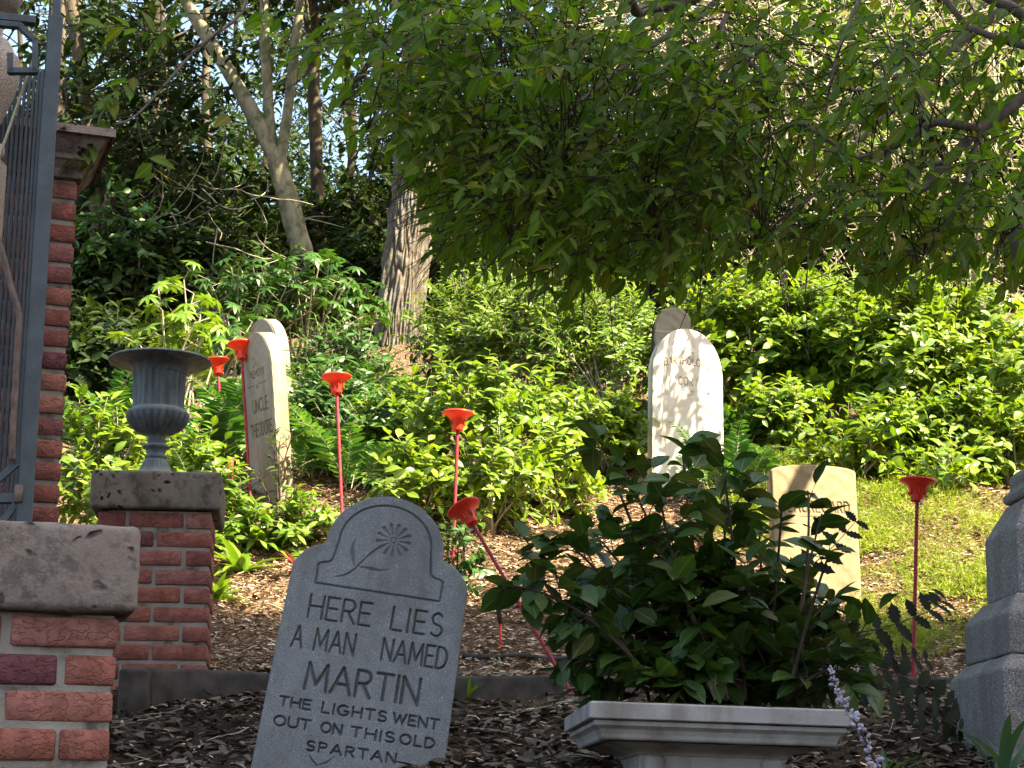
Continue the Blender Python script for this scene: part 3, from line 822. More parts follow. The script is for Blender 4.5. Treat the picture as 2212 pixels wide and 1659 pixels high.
def front_stone():
    ca, sa = math.cos(R(8.2)), math.sin(R(8.2))
    D = 5.2
    k = D / 12000.0 * 1.0
    def loc(cx, cy):
        du = (cx - 787) * ca + (cy - 547) * sa
        dv = -(cx - 787) * sa + (cy - 547) * ca
        return np.array([du * k, -dv * k])
    B = -1330                                       # buried foot
    out = [(B * k, 596 * k), (-100 * 0 * k, 574 * k), (70 * k, 573 * k), (100 * k, 572 * k)]
    out += [(z * k, w * k) for z, w in [(120, 570), (150, 556), (180, 536), (210, 510), (235, 480), (255, 446), (268, 415), (276, 398), (284, 389), (292, 386)]]
    out += [((292 + 368 * math.sin(t)) * k, 386 * math.cos(t) * k) for t in np.linspace(.03, math.pi / 2, 44)]
    G_ = []
    W0 = 15 * k
    # frame
    fr = [(-404, 0), (404, 0), (407, 128), (385, 142), (345, 150), (325, 165), (318, 190), (300, 320)]
    fr += [(300 * math.cos(a), 320 + 270 * math.sin(a)) for a in np.linspace(0, math.pi, 30)]
    fr += [(-300, 320), (-318, 190), (-325, 165), (-345, 150), (-385, 142), (-407, 128), (-404, 0)]
    G_.append((np.array(fr) * k, 17 * k, .006, 1.0))
    # flower
    cx, cy = 886, 197
    for i in range(13):
        a = i * 2 * math.pi / 13 + .2
        p0 = loc(cx + 32 * math.cos(a), cy + 32 * math.sin(a)); p1 = loc(cx + 104 * math.cos(a), cy + 104 * math.sin(a))
        G_.append((np.array([p0, p0 * .3 + p1 * .7, p1]), np.array([6, 24, 30]) * k, .005, .8))
    G_.append((np.array([loc(cx + 20 * math.cos(a), cy + 20 * math.sin(a)) for a in np.linspace(0, 2 * math.pi, 14)]), 7 * k, .003, .8))
    G_.append((np.array([loc(*p) for p in [(782, 254), (740, 285), (700, 325), (670, 358), (640, 392), (600, 422), (560, 440), (515, 446)]]), np.array([16, 14, 14, 14, 14, 16, 14, 8]) * k, .005, 1.0))
    G_.append((np.array([loc(*p) for p in [(645, 178), (624, 225), (618, 280), (624, 330), (638, 375)]]), np.array([4, 20, 30, 26, 10]) * k, .005, .9))
    G_.append((np.array([loc(*p) for p in [(652, 376), (700, 384), (750, 396), (805, 404), (866, 391)]]), np.array([8, 20, 32, 20, 4]) * k, .005, .9))
    def line(s, x0, x1, top, bot, wd, gap=.22):
        for pl in text(s, x0 * k, x1 * k, -bot * k, (bot - top) * k, gap):
            G_.append((pl, wd * .95 * k, .011, 1.0))
    line('HERE', -415, -18, 80, 230, 17); line('LIES', 122, 446, 80, 230, 17, .3)
    line('A', -486, -420, 296, 434, 16); line('MAN', -342, -88, 296, 434, 16); line('NAMED', 92, 505, 296, 434, 17)
    line('MARTIN', -355, 362, 522, 690, 24, .2)
    line('THE', -493, -296, 760, 818, 15); line('LIGHTS', -221, 184, 760, 822, 15, .3); line('WENT', 229, 513, 760, 822, 15, .26)
    line('OUT', -503, -279, 884, 944, 15); line('ON', -207, -79, 884, 944, 15); line('THIS', -18, 254, 884, 944, 15, .3); line('OLD', 292, 506, 884, 944, 15, .3)
    line('SPARTAN', -274, 282, 1012, 1070, 15, .34)
    G_.append((np.array([loc(385, 1605), loc(405, 1635), loc(430, 1662)]), 12 * k, .005, 1.0))
    G_.append((np.array([loc(537, 1608), loc(490, 1645), loc(440, 1660)]), np.array([4, 16, 8]) * k, .005, 1.0))
    o = P((787 + 1659) / 3, (547 + 3318) / 3, D)
    slab('headstone', out, .085, G_, MAT['headgrey'], 'tilted blue grey headstone carved with a flower and several lines of lettering', o, (R(-9), R(8.2), R(3)), dx=.0016, dz=.0016, bevel=.008, rough=.0005)
front_stone()

def arch_outline(H, wb, wt, zs, rx=None, flat=0.0, n=30, foot=-.3):
    """straight sides then a rounded head"""
    out = [(foot, wb), (0, wb), (zs, wt)]
    out += [(zs + (H - zs) * math.sin(t), flat + (wt - flat) * math.cos(t)) for t in np.linspace(.04, math.pi / 2, n)]
    return out

def side_stone():
    # stone turned to the left, leaning
    D = 9.0
    w, H = .17, .80
    g = []
    def line(s, x0, x1, zb, cap, wd, gap=.22):
        for pl in text(s, x0, x1, zb, cap, gap): g.append((pl, wd, .003, 1.0))
    line('MEMORY', -.07, .095, .575, .035, .006, .2)
    line('UNCLE', -.06, .105, .40, .062, .0105, .28)
    line('THEODORE', -.10, .135, .28, .062, .0105, .28)
    it = [[(-.012, .64), (-.022, .625)], [(-.03, .668), (-.012, .675), (0, .668), (-.004, .65), (-.014, .632), (-.03, .628)], [(.006, .628), (.012, .648), (.02, .646), (.024, .63), (.03, .63)]]
    for pl in it: g.append((np.array(pl), .005, .003, .9))
    for pl in ([(-.11, .535), (-.03, .535)], [(.03, .535), (.11, .535)], [(-.012, .52), (-.004, .535), (.004, .522), (-.008, .515)], [(.01, .505), (.02, .545), (.026, .55)]): g.append((np.array(pl), .005, .003, .9))
    out = arch_outline(H, .155, w, .60)
    b = P(588, 1062, D)
    slab('headstone', out, .085, g, MAT['cream'], 'cream headstone turned sideways with dark lettering beside red capped stakes', b, (R(7), R(1), R(-57)), dx=.0028, dz=.0028, bevel=.006)
    out = arch_outline(.82, .16, .165, .62)
    b = P(597, 1010, 9.9)
    slab('headstone', out, .08, [], MAT['cream'], 'plain pale headstone half hidden behind the cream sideways one', b, (R(8), R(2), R(-52)), dx=.004, dz=.004, bevel=.008)
side_stone()

def white_stone():
    D = 9.2
    k = D / F / 3.833                       # crop pixel (zoom of 1580..1880 x 740..1240 at 3.317 of 2560-photo) in metres
    k = 1.03 * D / (F * 3.317 * 1.1573)
    cx0, yb = 445, 1500
    def L(x, y): return ((x - cx0) * k, (yb - y) * k)
    g = []
    # arched line of lettering
    R0 = 780
    def bend(x, z):
        return (x, z - (x / k) ** 2 / 1500 * k * 1.0)
    for pl in text('BARTHOLOMEW', -212 * k, 250 * k, (yb - 555) * k, 62 * k, .3, bend): g.append((pl, .0075, .003, .9))
    for pl in text('COR', -88 * k, 40 * k, (yb - 735) * k, 68 * k, .38): g.append((pl, .0075, .003, .8))
    for pl in text('N', 66 * k, 104 * k, (yb - 735) * k, 68 * k, .38): g.append((pl, .0065, .002, .35))
    for cc in ((445, 455), (445, 790)):
        x, z = L(*cc)
        for s_ in (-1, 1):
            sp = [(x + s_ * (.02 + .012 * math.cos(a) * (1 - a / 14)), z + .009 * math.sin(a) * (1 - a / 14)) for a in np.linspace(0, 9, 24)]
            g.append((np.array(sp), .004, .002, .8))
        g.append((np.array([(x - .03, z - .012), (x, z - .02), (x + .03, z - .012)]), .004, .002, .8))
    out = [(-.4, 312 * k), (0, 316 * k), (850 * k, 312 * k)] + [((850 + (1262 - 850) * math.sin(t)) * k, 312 * k * math.cos(t) ** .93) for t in np.linspace(.03, math.pi / 2, 34)]
    b = P(445 / 3.317 / 1.1573 + 1580 / 1.1573, 1500 / 3.317 / 1.1573 + 740 / 1.1573, D)
    slab('headstone', out, .075, g, MAT['marble'], 'tall white arched headstone dappled with leaf shadows', b, (R(-3), R(2.5), R(17)), dx=.0024, dz=.0024, bevel=.006)
    out = arch_outline(.55, .115, .115, .40)
    b = P(1446, 664, 10.0) - np.array([0, 0, .55])
    slab('headstone', out, .08, [], MAT['shaded_oldstone'], 'headstone with shade put into its dark colour peeping over the white arched one', b, (R(-3), R(3), R(8)), dx=.004, dz=.004, bevel=.008)
white_stone()

def tan_stone():
    D = 7.75
    s = 2.86 * 1.1573
    k = D / (F * s)
    cx0, yb = 415, 1330
    g = []
    for pl in text('BEAUREGARD', (165 - cx0) * k, (665 - cx0) * k, (yb - 462) * k, 80 * k, .3): g.append((pl, 16 * k, .003, .9))
    g.append((np.array([((300 - cx0) * k, (yb - 495) * k), ((580 - cx0) * k, (yb - 492) * k)]), 7 * k, .002, .7))
    for s_ in (-1, 1):
        sp = [((460 - cx0 + s_ * (48 + 34 * math.cos(a) * (1 - a / 12))) * k, (yb - 525 + 24 * math.sin(a) * (1 - a / 12)) * k) for a in np.linspace(0, 8, 24)]
        g.append((np.array(sp), 6 * k, .002, .6))
    out = [(-.35, 312 * k), (0, 314 * k), ((yb - 160) * k, 316 * k)]
    out += [((yb - 160 + 55 * math.sin(t)) * k, (316 - 316 * (1 - math.cos(t))) * k) for t in np.linspace(.02, math.pi / 2, 34)]
    b = P((cx0 / 2.86 + 1900) / 1.1573, (yb / 2.86 + 1120) / 1.1573, D)
    slab('headstone', out, .08, g, MAT['tan'], 'low tan headstone with faint engraved name behind the dark planter shrub', b, (R(-2), R(.3), R(7)), dx=.0024, dz=.0024, bevel=.008)
tan_stone()

def worn(o, bev=.003, strength=.003, size=.05, sub=4):
    b = o.modifiers.new('edge', 'BEVEL'); b.width = bev; b.segments = 2; b.limit_method = 'ANGLE'; b.angle_limit = R(25)
    s_ = o.modifiers.new('sub', 'SUBSURF'); s_.subdivision_type = 'SIMPLE'; s_.levels = sub; s_.render_levels = sub
    tx = bpy.data.textures.get('wear') or bpy.data.textures.new('wear', 'CLOUDS'); tx.noise_scale = size; tx.noise_depth = 3
    d = o.modifiers.new('wear', 'DISPLACE'); d.texture = tx; d.strength = strength; d.mid_level = .5; d.texture_coords = 'LOCAL'
    return o
# ------------------------------------------------------------------ planter
def planter():
    A = P(1275, 1510, 4.0)
    w, d = .57, .56
    yaw = R(4)
    cx = A[0] + (w / 2) * math.cos(yaw) - (d / 2) * math.sin(yaw)
    cy = A[1] + (w / 2) * math.sin(yaw) + (d / 2) * math.cos(yaw)
    e = empty('stone_planter', (cx, cy, A[2] - .012), (0, R(1.7), yaw), 'grey cast stone planter box with moulded rim holding the dark shrub', 'planter')
    hx, hy = w / 2, d / 2
    def loft(nm, prof, smooth=False):
        m = MB(); m.add(*sq_loft(prof, hx, hy)); return worn(m.build(nm, MAT['planter'], e, smooth), .0015, .0028, .035, 5)
    loft('rim', [(.006, -.037), (0, -.035), (0, -.003), (.003, 0)])
    loft('moulding', [(.034, -.078), (.030, -.074), (.028, -.066), (.023, -.056), (.015, -.050), (.012, -.0485), (.012, -.0385)])
    loft('cove', [(.118, -.104), (.116, -.101), (.110, -.097), (.100, -.093), (.086, -.089), (.070, -.0845), (.050, -.0805)])
    loft('body', [(.123, -.52), (.123, -.103)])
    for sx in (-1, 1):
        m = MB(); m.add(*cbox((sx * (hx - .155), -hy + .113, -.288), (.046, .024, .37), .009)); m.build('pilaster', MAT['planter'], e)
    m = MB(); m.add(*sq_loft([(.03, -.001), (.03, .004)], hx, hy)); o = m.build('soil', MAT['mulch'], e, False)
    return e
planter()

# ------------------------------------------------------------------ granite monument at the right edge
def monument():
    yaw = R(4)
    cr = P(2172, 1560, 5.25)
    H = .25; HX = .42
    cx = cr[0] + HX * math.cos(yaw) - H * math.sin(yaw)
    cy = cr[1] + HX * math.sin(yaw) + H * math.cos(yaw)
    zb = float(G(cx, cy)) - .1
    e = empty('stone_monument', (cx, cy, zb), (0, 0, yaw), 'stepped grey granite monument at the right edge', 'monument')
    def z(y, Y=5.3): return P(2180, y, Y)[2] - zb
    tiers = [('plinth', [(0, 0), (0, z(1445)), (.042, z(1412))], .0),
             ('plinth', [(.042, z(1412) + .001), (.042, z(1322)), (.088, z(1276))], 0),
             ('shaft', [(.100, z(1276) + .001), (.103, z(1130)), (.160, z(1056))], 0),
             ('cornice', [(.160, z(1056) + .001), (.152, z(1050)), (.150, z(1036)), (.168, z(1026)), (.172, z(1016)), (.168, z(1010)), (.170, z(995)), (.19, z(982))], 0),
             ]
    for nm, pr, _ in tiers:
        m = MB(); m.add(*sq_loft(pr, HX, H))
        o = m.build(nm, MAT['granite'], e, False)
        worn(o, .007, .006, .05, 5)
    m = MB(); m.add(*cbox((0, 0, (z(982) + z(330)) / 2), (.19, .14, z(330) - z(982) - .002), .012)); m.build('cross_shaft', MAT['granite'], e)
    m = MB(); m.add(*cbox((-.155, 0, z(475)), (.118, .138, .125), .03)); m.build('cross_arm', MAT['granite'], e)
    m = MB(); m.add(*cbox((.155, 0, z(475)), (.118, .138, .125), .03)); m.build('cross_arm', MAT['granite'], e)
monument()

# ------------------------------------------------------------------ rebar stakes with red mushroom caps
def stake(top, bot, label, capd=.137, sticker=False, seed=0):
    top = np.asarray(top); bot = np.asarray(bot)
    ax = top - bot; L = np.linalg.norm(ax); ax = ax / L
    e = empty('rebar_stake', bot, label=label, cat='rebar stake', group='red capped rebar stakes')
    e.rotation_euler = Vector(ax).to_track_quat('Z', 'Y').to_euler()
    n = int((L - .06) / .0055)
    zz = np.linspace(-.12, L - .05, n)
    r = .0066 + .0015 * (np.arange(n) % 2)
    m = MB(); m.add(*tube(np.stack([0 * zz, 0 * zz, zz], 1), r, 9)); m.build('rod', MAT['rebar'], e)
    s = capd / .114
    pr = [(.012, -.082), (.0195, -.082), (.0205, -.078), (.0215, -.058), (.0235, -.046), (.0275, -.035), (.033, -.026), (.041, -.018), (.051, -.012), (.057, -.008), (.057, -.002), (.054, .001), (.045, .003), (.025, .005), (.001, .005)]
    m = MB(); m.add(*lathe([(a * s, L + b * s * .86) for a, b in pr], 40))
    for i in range(6):
        a = i * math.pi / 3
        v, f = cbox((.0235 * s, 0, L - .036 * s), (.010 * s, .004 * s, .030 * s), .001)
        c_, s_ = math.cos(a), math.sin(a)
        v = np.stack([v[:, 0] * c_ - v[:, 1] * s_, v[:, 0] * s_ + v[:, 1] * c_, v[:, 2]], 1)
        m.add(v, f)
    c = m.build('cap', MAT['red'], e)
    if sticker:
        pr = [(.0212 * s, L - .079 * s), (.0212 * s, L - .066 * s)]
        v, f = lathe(pr, 40)
        f = [f[0][22:36]]
        m = MB(); m.add(v, f); m.build('sticker', MAT['white_tape'], c)
    return e
stake(P(468, 776, 9.9), Gp(472, 9.9), 'short red capped rebar stake right of the urn rim', .137)
stake(P(520, 742, 9.0), P(546, 1150, 8.9), 'red capped rebar stake against the cream sideways headstone', .137)
stake(P(726, 812, 8.2), Gp(741, 8.15), 'sunlit red capped rebar stake standing before the thick oak trunk', .137)
stake(P(990, 890, 7.9), Gp(976, 7.9), 'red capped rebar stake upright behind the front headstone shoulder', .137)
stake(P(1000, 1096, 7.05), P(1222, 1475, 6.8), 'leaning red capped rebar stake right of the front headstone', .137, True)
stake(P(1982, 1036, 6.95), P(1973, 1450, 6.95), 'red capped rebar stake in the yellow green ground cover at right', .137, True)

def pegs():
    b = Gp(1081, 7.22)
    e = empty('irrigation_riser', b, label='small brown irrigation riser on a red stake right of front headstone', cat='irrigation riser')
    m = MB(); m.add(*tube([(0, 0, -.05), (0, 0, .10)], .0055, 8)); m.build('peg', MAT['red'], e)
    m = MB(); m.add(*tube([(0, 0, .10), (-.004, 0, .13), (-.010, 0, .19), (-.006, .002, .26)], [.008, .010, .007, .005], 8)); m.build('tubing', MAT['stem_dark'], e)
    pts = smooth_path([Gp(1000, 7.12, .008), Gp(1060, 7.1, .012), Gp(1130, 7.12, .012), Gp(1200, 7.1, .012), Gp(1330, 7.14, .012), Gp(1500, 7.1, .012)], 20)
    m = MB(); m.add(*tube(pts, .010, 8))
    tag(m.build('irrigation_pipe', MAT['hose']), 'thin dark irrigation pipe lying on mulch behind the edging', 'pipe')
    m = MB(); m.add(*cbox((0, 0, 0), (.03, .012, .012), .003)); o = m.build('plastic_clip', MAT['blue']); o.location = Gp(1815, 6.85, .02)
    tag(o, 'tiny bright blue plastic clip lying on mulch near lilac flower spike', 'clip')
    e2 = Gp(500, 9.3, .05)
    m = MB(); m.add(*tube([(0, 0, -.05), (0, 0, .09)], .016, 8)); o = m.build('marker_peg', MAT['rebar']); o.location = P(497, 1030, 8.9)
    tag(o, 'stubby red marker peg in the bare soil left of the cream headstone', 'peg')
pegs()

# ------------------------------------------------------------------ edging kerb across the slope
def kerb():
    m = MB()
    pts = [np.array([x, curb_y(x), 0]) for x in np.linspace(-1.34, 3.4, 40)]
    v = []
    for p in pts:
        z = float(np.interp(p[0], [-1.4, 0.3, 3.4], [2.158, 2.168, 2.16])); h = .13
        j = .004 * math.sin(p[0] * 9) + .003 * math.sin(p[0] * 23)
        for yy, zz in ((-.05, -h), (-.05, -.014), (-.044, -.004), (-.032, 0), (.03, 0), (.045, -.005), (.05, -.02), (.05, -h)):
            v.append((p[0], p[1] + yy, z + zz + j))
    n = 8; k = len(pts)
    i = np.arange(k - 1)[:, None] * n; jj = np.arange(n - 1)[None]
    f = np.stack([i + jj, i + n + jj, i + n + jj + 1, i + jj + 1], -1).reshape(-1, 4)
    m.add(np.array(v), [f, np.arange(n)[None], (np.arange(n) + (k - 1) * n)[None, ::-1].copy()])
    tag(m.build('garden_kerb', MAT['curb']), 'low dark concrete garden kerb running behind the front headstone', 'kerb')
    o = rough_block('kerb_block', (.10, .10, .16), .012, MAT['curb'], None, (P(283, 1470, 6.3)[0], 6.38, 2.07), amp=.003, seed=4)
    tag(o, 'short mossy concrete block at the left end of the kerb', 'block')
kerb()
# ------------------------------------------------------------------ foliage builders
def leaf_tpl(ys, ws, fold=.22, droop=.18, tip=0.0, cup=0.0):
    v = []
    for y, w in zip(ys, ws):
        z = -droop * y * y
        v += [(-w, y, z + fold * w + cup * w * w), (0, y, z), (w, y, z + fold * w + cup * w * w)]
    f = []
    for i in range(len(ys) - 1):
        a = 3 * i
        f += [(a, a + 1, a + 4, a + 3), (a + 1, a + 2, a + 5, a + 4)]
    return np.array(v), np.array(f)
T_BROAD = leaf_tpl([0, .10, .28, .5, .72, .88, 1.0], [.015, .13, .25, .29, .22, .10, .004], .25, .22)
T_OVAL = leaf_tpl([0, .15, .42, .72, 1.0], [.015, .14, .24, .18, .004], .28, .22)
T_CANOPY = leaf_tpl([0, .12, .32, .55, .78, 1.0], [.012, .12, .22, .225, .13, .004], .18, .20)
T_SLIM = leaf_tpl([0, .2, .5, .8, 1.0], [.012, .09, .135, .08, .004], .25, .25)
T_SPINY = leaf_tpl([0, .12, .22, .30, .42, .50, .62, .70, .82, 1.0], [.02, .17, .14, .24, .17, .25, .16, .20, .09, .004], .15, .15)
T_LOW = (np.array([(0, 0, 0), (-.22, .3, .06), (-.19, .68, .0), (0, 1, -.16), (.19, .68, .0), (.22, .3, .06)]), np.array([(0, 3, 2, 1), (0, 5, 4, 3)]))
T_LOWSLIM = (np.array([(0, 0, 0), (-.12, .3, .03), (-.11, .68, -.05), (0, 1, -.2), (.11, .68, -.05), (.12, .3, .03)]), np.array([(0, 3, 2, 1), (0, 5, 4, 3)]))
T_STRAP = leaf_tpl([0, .2, .4, .6, .8, 1.0], [.03, .05, .055, .05, .035, .003], .4, .55)
T_BLADE = (np.array([(-.03, 0, 0), (.03, 0, 0), (.022, .55, -.08), (-.022, .55, -.08), (0, 1, -.3)]), [np.array([(0, 1, 2, 3)]), np.array([(3, 2, 4)])])

def place_leaves(mb, tpl, pos, d, nml, size, wid=1.0, rng=None, curl=.6, mi=0):
    tv, tf = tpl
    pos = np.asarray(pos, float); n = len(pos)
    if n == 0: return
    y = nrm(d); z = np.asarray(nml, float)
    z = nrm(z - (z * y).sum(-1, keepdims=True) * y); x = np.cross(y, z)
    size = np.broadcast_to(np.asarray(size, float), (n,)); wid = np.broadcast_to(np.asarray(wid, float), (n,))
    zz = np.ones(n) if rng is None else rng.uniform(1 - curl, 1 + curl, n)
    V = pos[:, None] + size[:, None, None] * (tv[None, :, 0, None] * wid[:, None, None] * x[:, None] + tv[None, :, 1, None] * y[:, None] + tv[None, :, 2, None] * zz[:, None, None] * z[:, None])
    k = len(tv)
    off = np.arange(n)[:, None, None] * k
    fs = tf if isinstance(tf, list) else [tf]
    mb.add(V.reshape(-1, 3), [(g[None] + off).reshape(-1, g.shape[1]) for g in fs], mi, np.tile(tv[:, :2], (n, 1)))

UP = np.array([0, 0, 1.0])
def rdir(rng, n):
    return nrm(rng.normal(0, 1, (n, 3)))

class Plant:
    """collects stems and leaves of one plant"""
    def __init__(s, seed):
        s.rng = np.random.default_rng(seed); s.st = MB(); s.lf = MB()
        s.pp, s.pd = [], []
    def stem(s, pts, r0, r1, n=5):
        pts = np.asarray(pts)
        s.st.add(*tube(pts, np.linspace(r0, r1, len(pts)), n, False))
    def twig(s, p, d, L, nl, r=.003, droop=.0, s0=.15, wob=.25, draw=True):
        rng = s.rng
        d = nrm(d); k = 5
        pts = [np.asarray(p, float)]
        for i in range(k - 1):
            d = nrm(d + rng.normal(0, wob, 3) * .35 + np.array([0, 0, -droop]))
            pts.append(pts[-1] + d * L / (k - 1))
        pts = np.array(pts)
        if draw: s.st.add(*tube(pts, np.linspace(r, r * .45, k), 4, False))
        t = np.linspace(s0, 1, nl) * (k - 1) * .999
        i = t.astype(int); fr = (t - i)[:, None]
        s.pp.append(pts[i] * (1 - fr) + pts[i + 1] * fr)
        s.pd.append(nrm(pts[i + 1] - pts[i]))
        return pts
    def leaves(s, tpl, size, wid=1.0, out=.9, along=.55, lift=.0, up=.8, rnd=.45, jit=.25, center=None, alt=True, curl=.6, sun=.8):
        rng = s.rng
        P_, D_ = np.concatenate(s.pp), np.concatenate(s.pd)
        n = len(P_)
        r = rdir(rng, n); r = nrm(r - (r * D_).sum(-1, keepdims=True) * D_)
        if alt:
            side = nrm(np.cross(D_, UP)); sg = np.where(np.arange(n) % 2 == 0, 1, -1)[:, None]
            r = nrm(side * sg * 1.0 + r * .7)
        d = D_ * along + r * out + np.array([0, 0, lift]) + rng.normal(0, .15, (n, 3))
        nm = UP * up + rdir(rng, n) * rnd + np.array([.42, -.42, 0]) * sun
        if center is not None: nm = nm + nrm(P_ - center) * .5
        sz = size * rng.uniform(1 - jit * 1.4, 1 + jit, n)
        place_leaves(s.lf, tpl, P_, d, nm, sz, wid * rng.uniform(.85, 1.15, n), rng, curl)
        s.pp, s.pd = [], []
    def build(s, name, label, cat, leafmat, stemmat, group=None, loc=(0, 0, 0), leafname='foliage', stemname='stem'):
        e = empty(name, loc, label=label, cat=cat, group=group)
        if s.lf.n: o = s.lf.build(leafname, leafmat, e); o.location = -np.asarray(loc, float)
        if s.st.n: o = s.st.build(stemname, stemmat, e); o.location = -np.asarray(loc, float)
        return e

def bez(a, b, c, n=8):
    t = np.linspace(0, 1, n)[:, None]
    return (1 - t) ** 2 * a + 2 * t * (1 - t) * b + t * t * c

def shrub(name, label, cat, base, h, rx, ry, seed, stems=12, twigs=12, nl=9, leaf=.07, tpl=T_OVAL, wid=1.0, leafmat='lf_camellia', stemmat='stem_pale',
          group=None, tl=.22, t0=.3, r0=.007, low=.15, lift=.0, droop=.05, up=.8, along=.55, targets=None, bases=None, spread=.10, out=.9):
    p = Plant(seed); rng = p.rng
    base = np.asarray(base, float)
    ctr = base + np.array([0, 0, h * .5])
    if targets is None:
        targets = []
        for i in range(stems):
            a = i * 2.399963 + rng.uniform(-.4, .4); q = math.sqrt((i + .5) / stems)
            zz = low + (1 - low) * math.sqrt(max(0, 1 - (q * .96) ** 2)) * rng.uniform(.75, 1.05)
            targets.append(base + np.array([rx * q * math.cos(a), ry * q * math.sin(a), h * zz]))
    for i, tg in enumerate(targets):
        tg = np.asarray(tg)
        b = np.asarray(bases[i % len(bases)]) if bases is not None else base + np.array([*(rng.normal(0, spread, 2) * [rx, ry]), -.03])
        mid = b * .45 + tg * .55 + np.array([0, 0, .18 * h]) + rng.normal(0, .05, 3) * h
        pts = bez(b, mid, tg, 9)
        p.stem(pts, r0 * rng.uniform(.8, 1.2), r0 * .35)
        L = np.linalg.norm(tg - b)
        for k in range(twigs):
            t = t0 + (1 - t0) * (k + rng.uniform(0, 1)) / twigs
            j = min(int(t * 8), 7); q = pts[j] + (pts[j + 1] - pts[j]) * (t * 8 - j)
            tan = nrm(pts[j + 1] - pts[j])
            o = nrm(q - ctr) * .5 + rdir(rng, 1)[0] * .8 + tan * .5 + UP * .15
            p.twig(q, o, tl * rng.uniform(.6, 1.2), max(3, int(nl * rng.uniform(.7, 1.2))), r0 * .32, droop)
        p.twig(pts[-2], pts[-1] - pts[-2], tl * .8, nl, r0 * .35, droop)
    p.leaves(tpl, leaf, wid, out, along, lift, up, center=ctr)
    return p.build(name, label, cat, MAT[leafmat], MAT[stemmat], group, base)

def frond_curve(p, az, el, L, drop, n=14):
    d = np.array([math.cos(az) * math.cos(el), math.sin(az) * math.cos(el), math.sin(el)])
    pts = [np.asarray(p, float)]
    for i in range(n - 1):
        d = nrm(d + np.array([0, 0, -drop / n * (.4 + 1.6 * i / n)]))
        pts.append(pts[-1] + d * L / (n - 1))
    return np.array(pts)
def pinnate(p, pts, n, leaf, tpl, s0=.12, peak=.4, wid=1.0, lean=.45, r=.003, end=.12, updir=UP, tilt=.15):
    rng = p.rng
    k = len(pts)
    p.st.add(*tube(pts, np.linspace(r, r * .3, k), 4, False))
    t = np.repeat(np.linspace(s0, .995, n), 2)
    u = t * (k - 1) * .999; i = u.astype(int); fr = (u - i)[:, None]
    pos = pts[i] * (1 - fr) + pts[i + 1] * fr
    tan = nrm(pts[i + 1] - pts[i])
    side = nrm(np.cross(tan, updir)); nm = np.cross(side, tan)
    sg = np.where(np.arange(len(t)) % 2 == 0, 1.0, -1.0)[:, None]
    d = side * sg + tan * lean + nm * tilt + rng.normal(0, .08, (len(t), 3))
    prof = np.where(t < peak, .35 + .65 * (t - s0) / (peak - s0), end + (1 - end) * (1 - (t - peak) / (1 - peak)) ** .8)
    place_leaves(p.lf, tpl, pos, d, nm + rng.normal(0, .15, (len(t), 3)), leaf * prof * rng.uniform(.9, 1.1, len(t)), wid, rng, .5)
def fern(name, label, base, n, L, leaf, seed, leafmat='lf_fern', group='ferns', el=(45, 75), nleaf=20, tpl=T_LOWSLIM, wid=1.0, drop=1.5, az=None, cat='fern', spread=.06):
    p = Plant(seed); rng = p.rng; base = np.asarray(base, float)
    for i in range(n):
        a = i * 2.4 + rng.uniform(-.3, .3) if az is None else rng.uniform(*az)
        b = base + np.array([*rng.normal(0, spread, 2), 0])
        pinnate(p, frond_curve(b, a, R(rng.uniform(*el)), L * rng.uniform(.7, 1.1), drop * rng.uniform(.7, 1.3)), nleaf, leaf, tpl, wid=wid)
    return p.build(name, label, cat, MAT[leafmat], MAT['stem_pale'], group, base, 'fronds', 'stalk')

def schefflera(name, label, base, h, rx, n, seed, leaf=.11, leafmat='lf_mid', group='schefflera shrubs', k=8, targets=None):
    p = Plant(seed); rng = p.rng; base = np.asarray(base, float)
    for i in range(n):
        a = i * 2.4; q = math.sqrt((i + .5) / n)
        tg = base + np.array([rx * q * math.cos(a), rx * q * math.sin(a), h * (.35 + .65 * math.sqrt(1 - .9 * q * q)) * rng.uniform(.7, 1.05)])
        b = base + np.array([*rng.normal(0, .06, 2), -.03])
        pts = bez(b, b * .4 + tg * .6 + UP * .1 * h, tg, 7)
        p.stem(pts, .008, .004)
        for w in range(5):
            t = .55 + .45 * w / 4
            j = min(int(t * 6), 5); c = pts[j] + (pts[j + 1] - pts[j]) * (t * 6 - j)
            az = w * 2.4 + i; dd = np.array([math.cos(az), math.sin(az), .5]); pl = .14 * rng.uniform(.6, 1.2)
            e = c + nrm(dd) * pl
            p.st.add(*tube(np.array([c, e]), .0025, 4, False))
            m = k; an = np.arange(m) * 2 * math.pi / m + rng.uniform(0, 6)
            ax = nrm(dd + UP * 1.0 + rng.normal(0, .3, 3)); u = nrm(np.cross(ax, [1, .3, 0])); v = np.cross(ax, u)
            d = np.cos(an)[:, None] * u + np.sin(an)[:, None] * v
            place_leaves(p.lf, T_SLIM, np.repeat(e[None], m, 0), d - ax * .12, np.repeat(ax[None], m, 0), leaf * rng.uniform(.75, 1.1, m), 1.25, rng, .6)
    return p.build(name, label, 'schefflera', MAT[leafmat], MAT['stem_pale'], group, base)

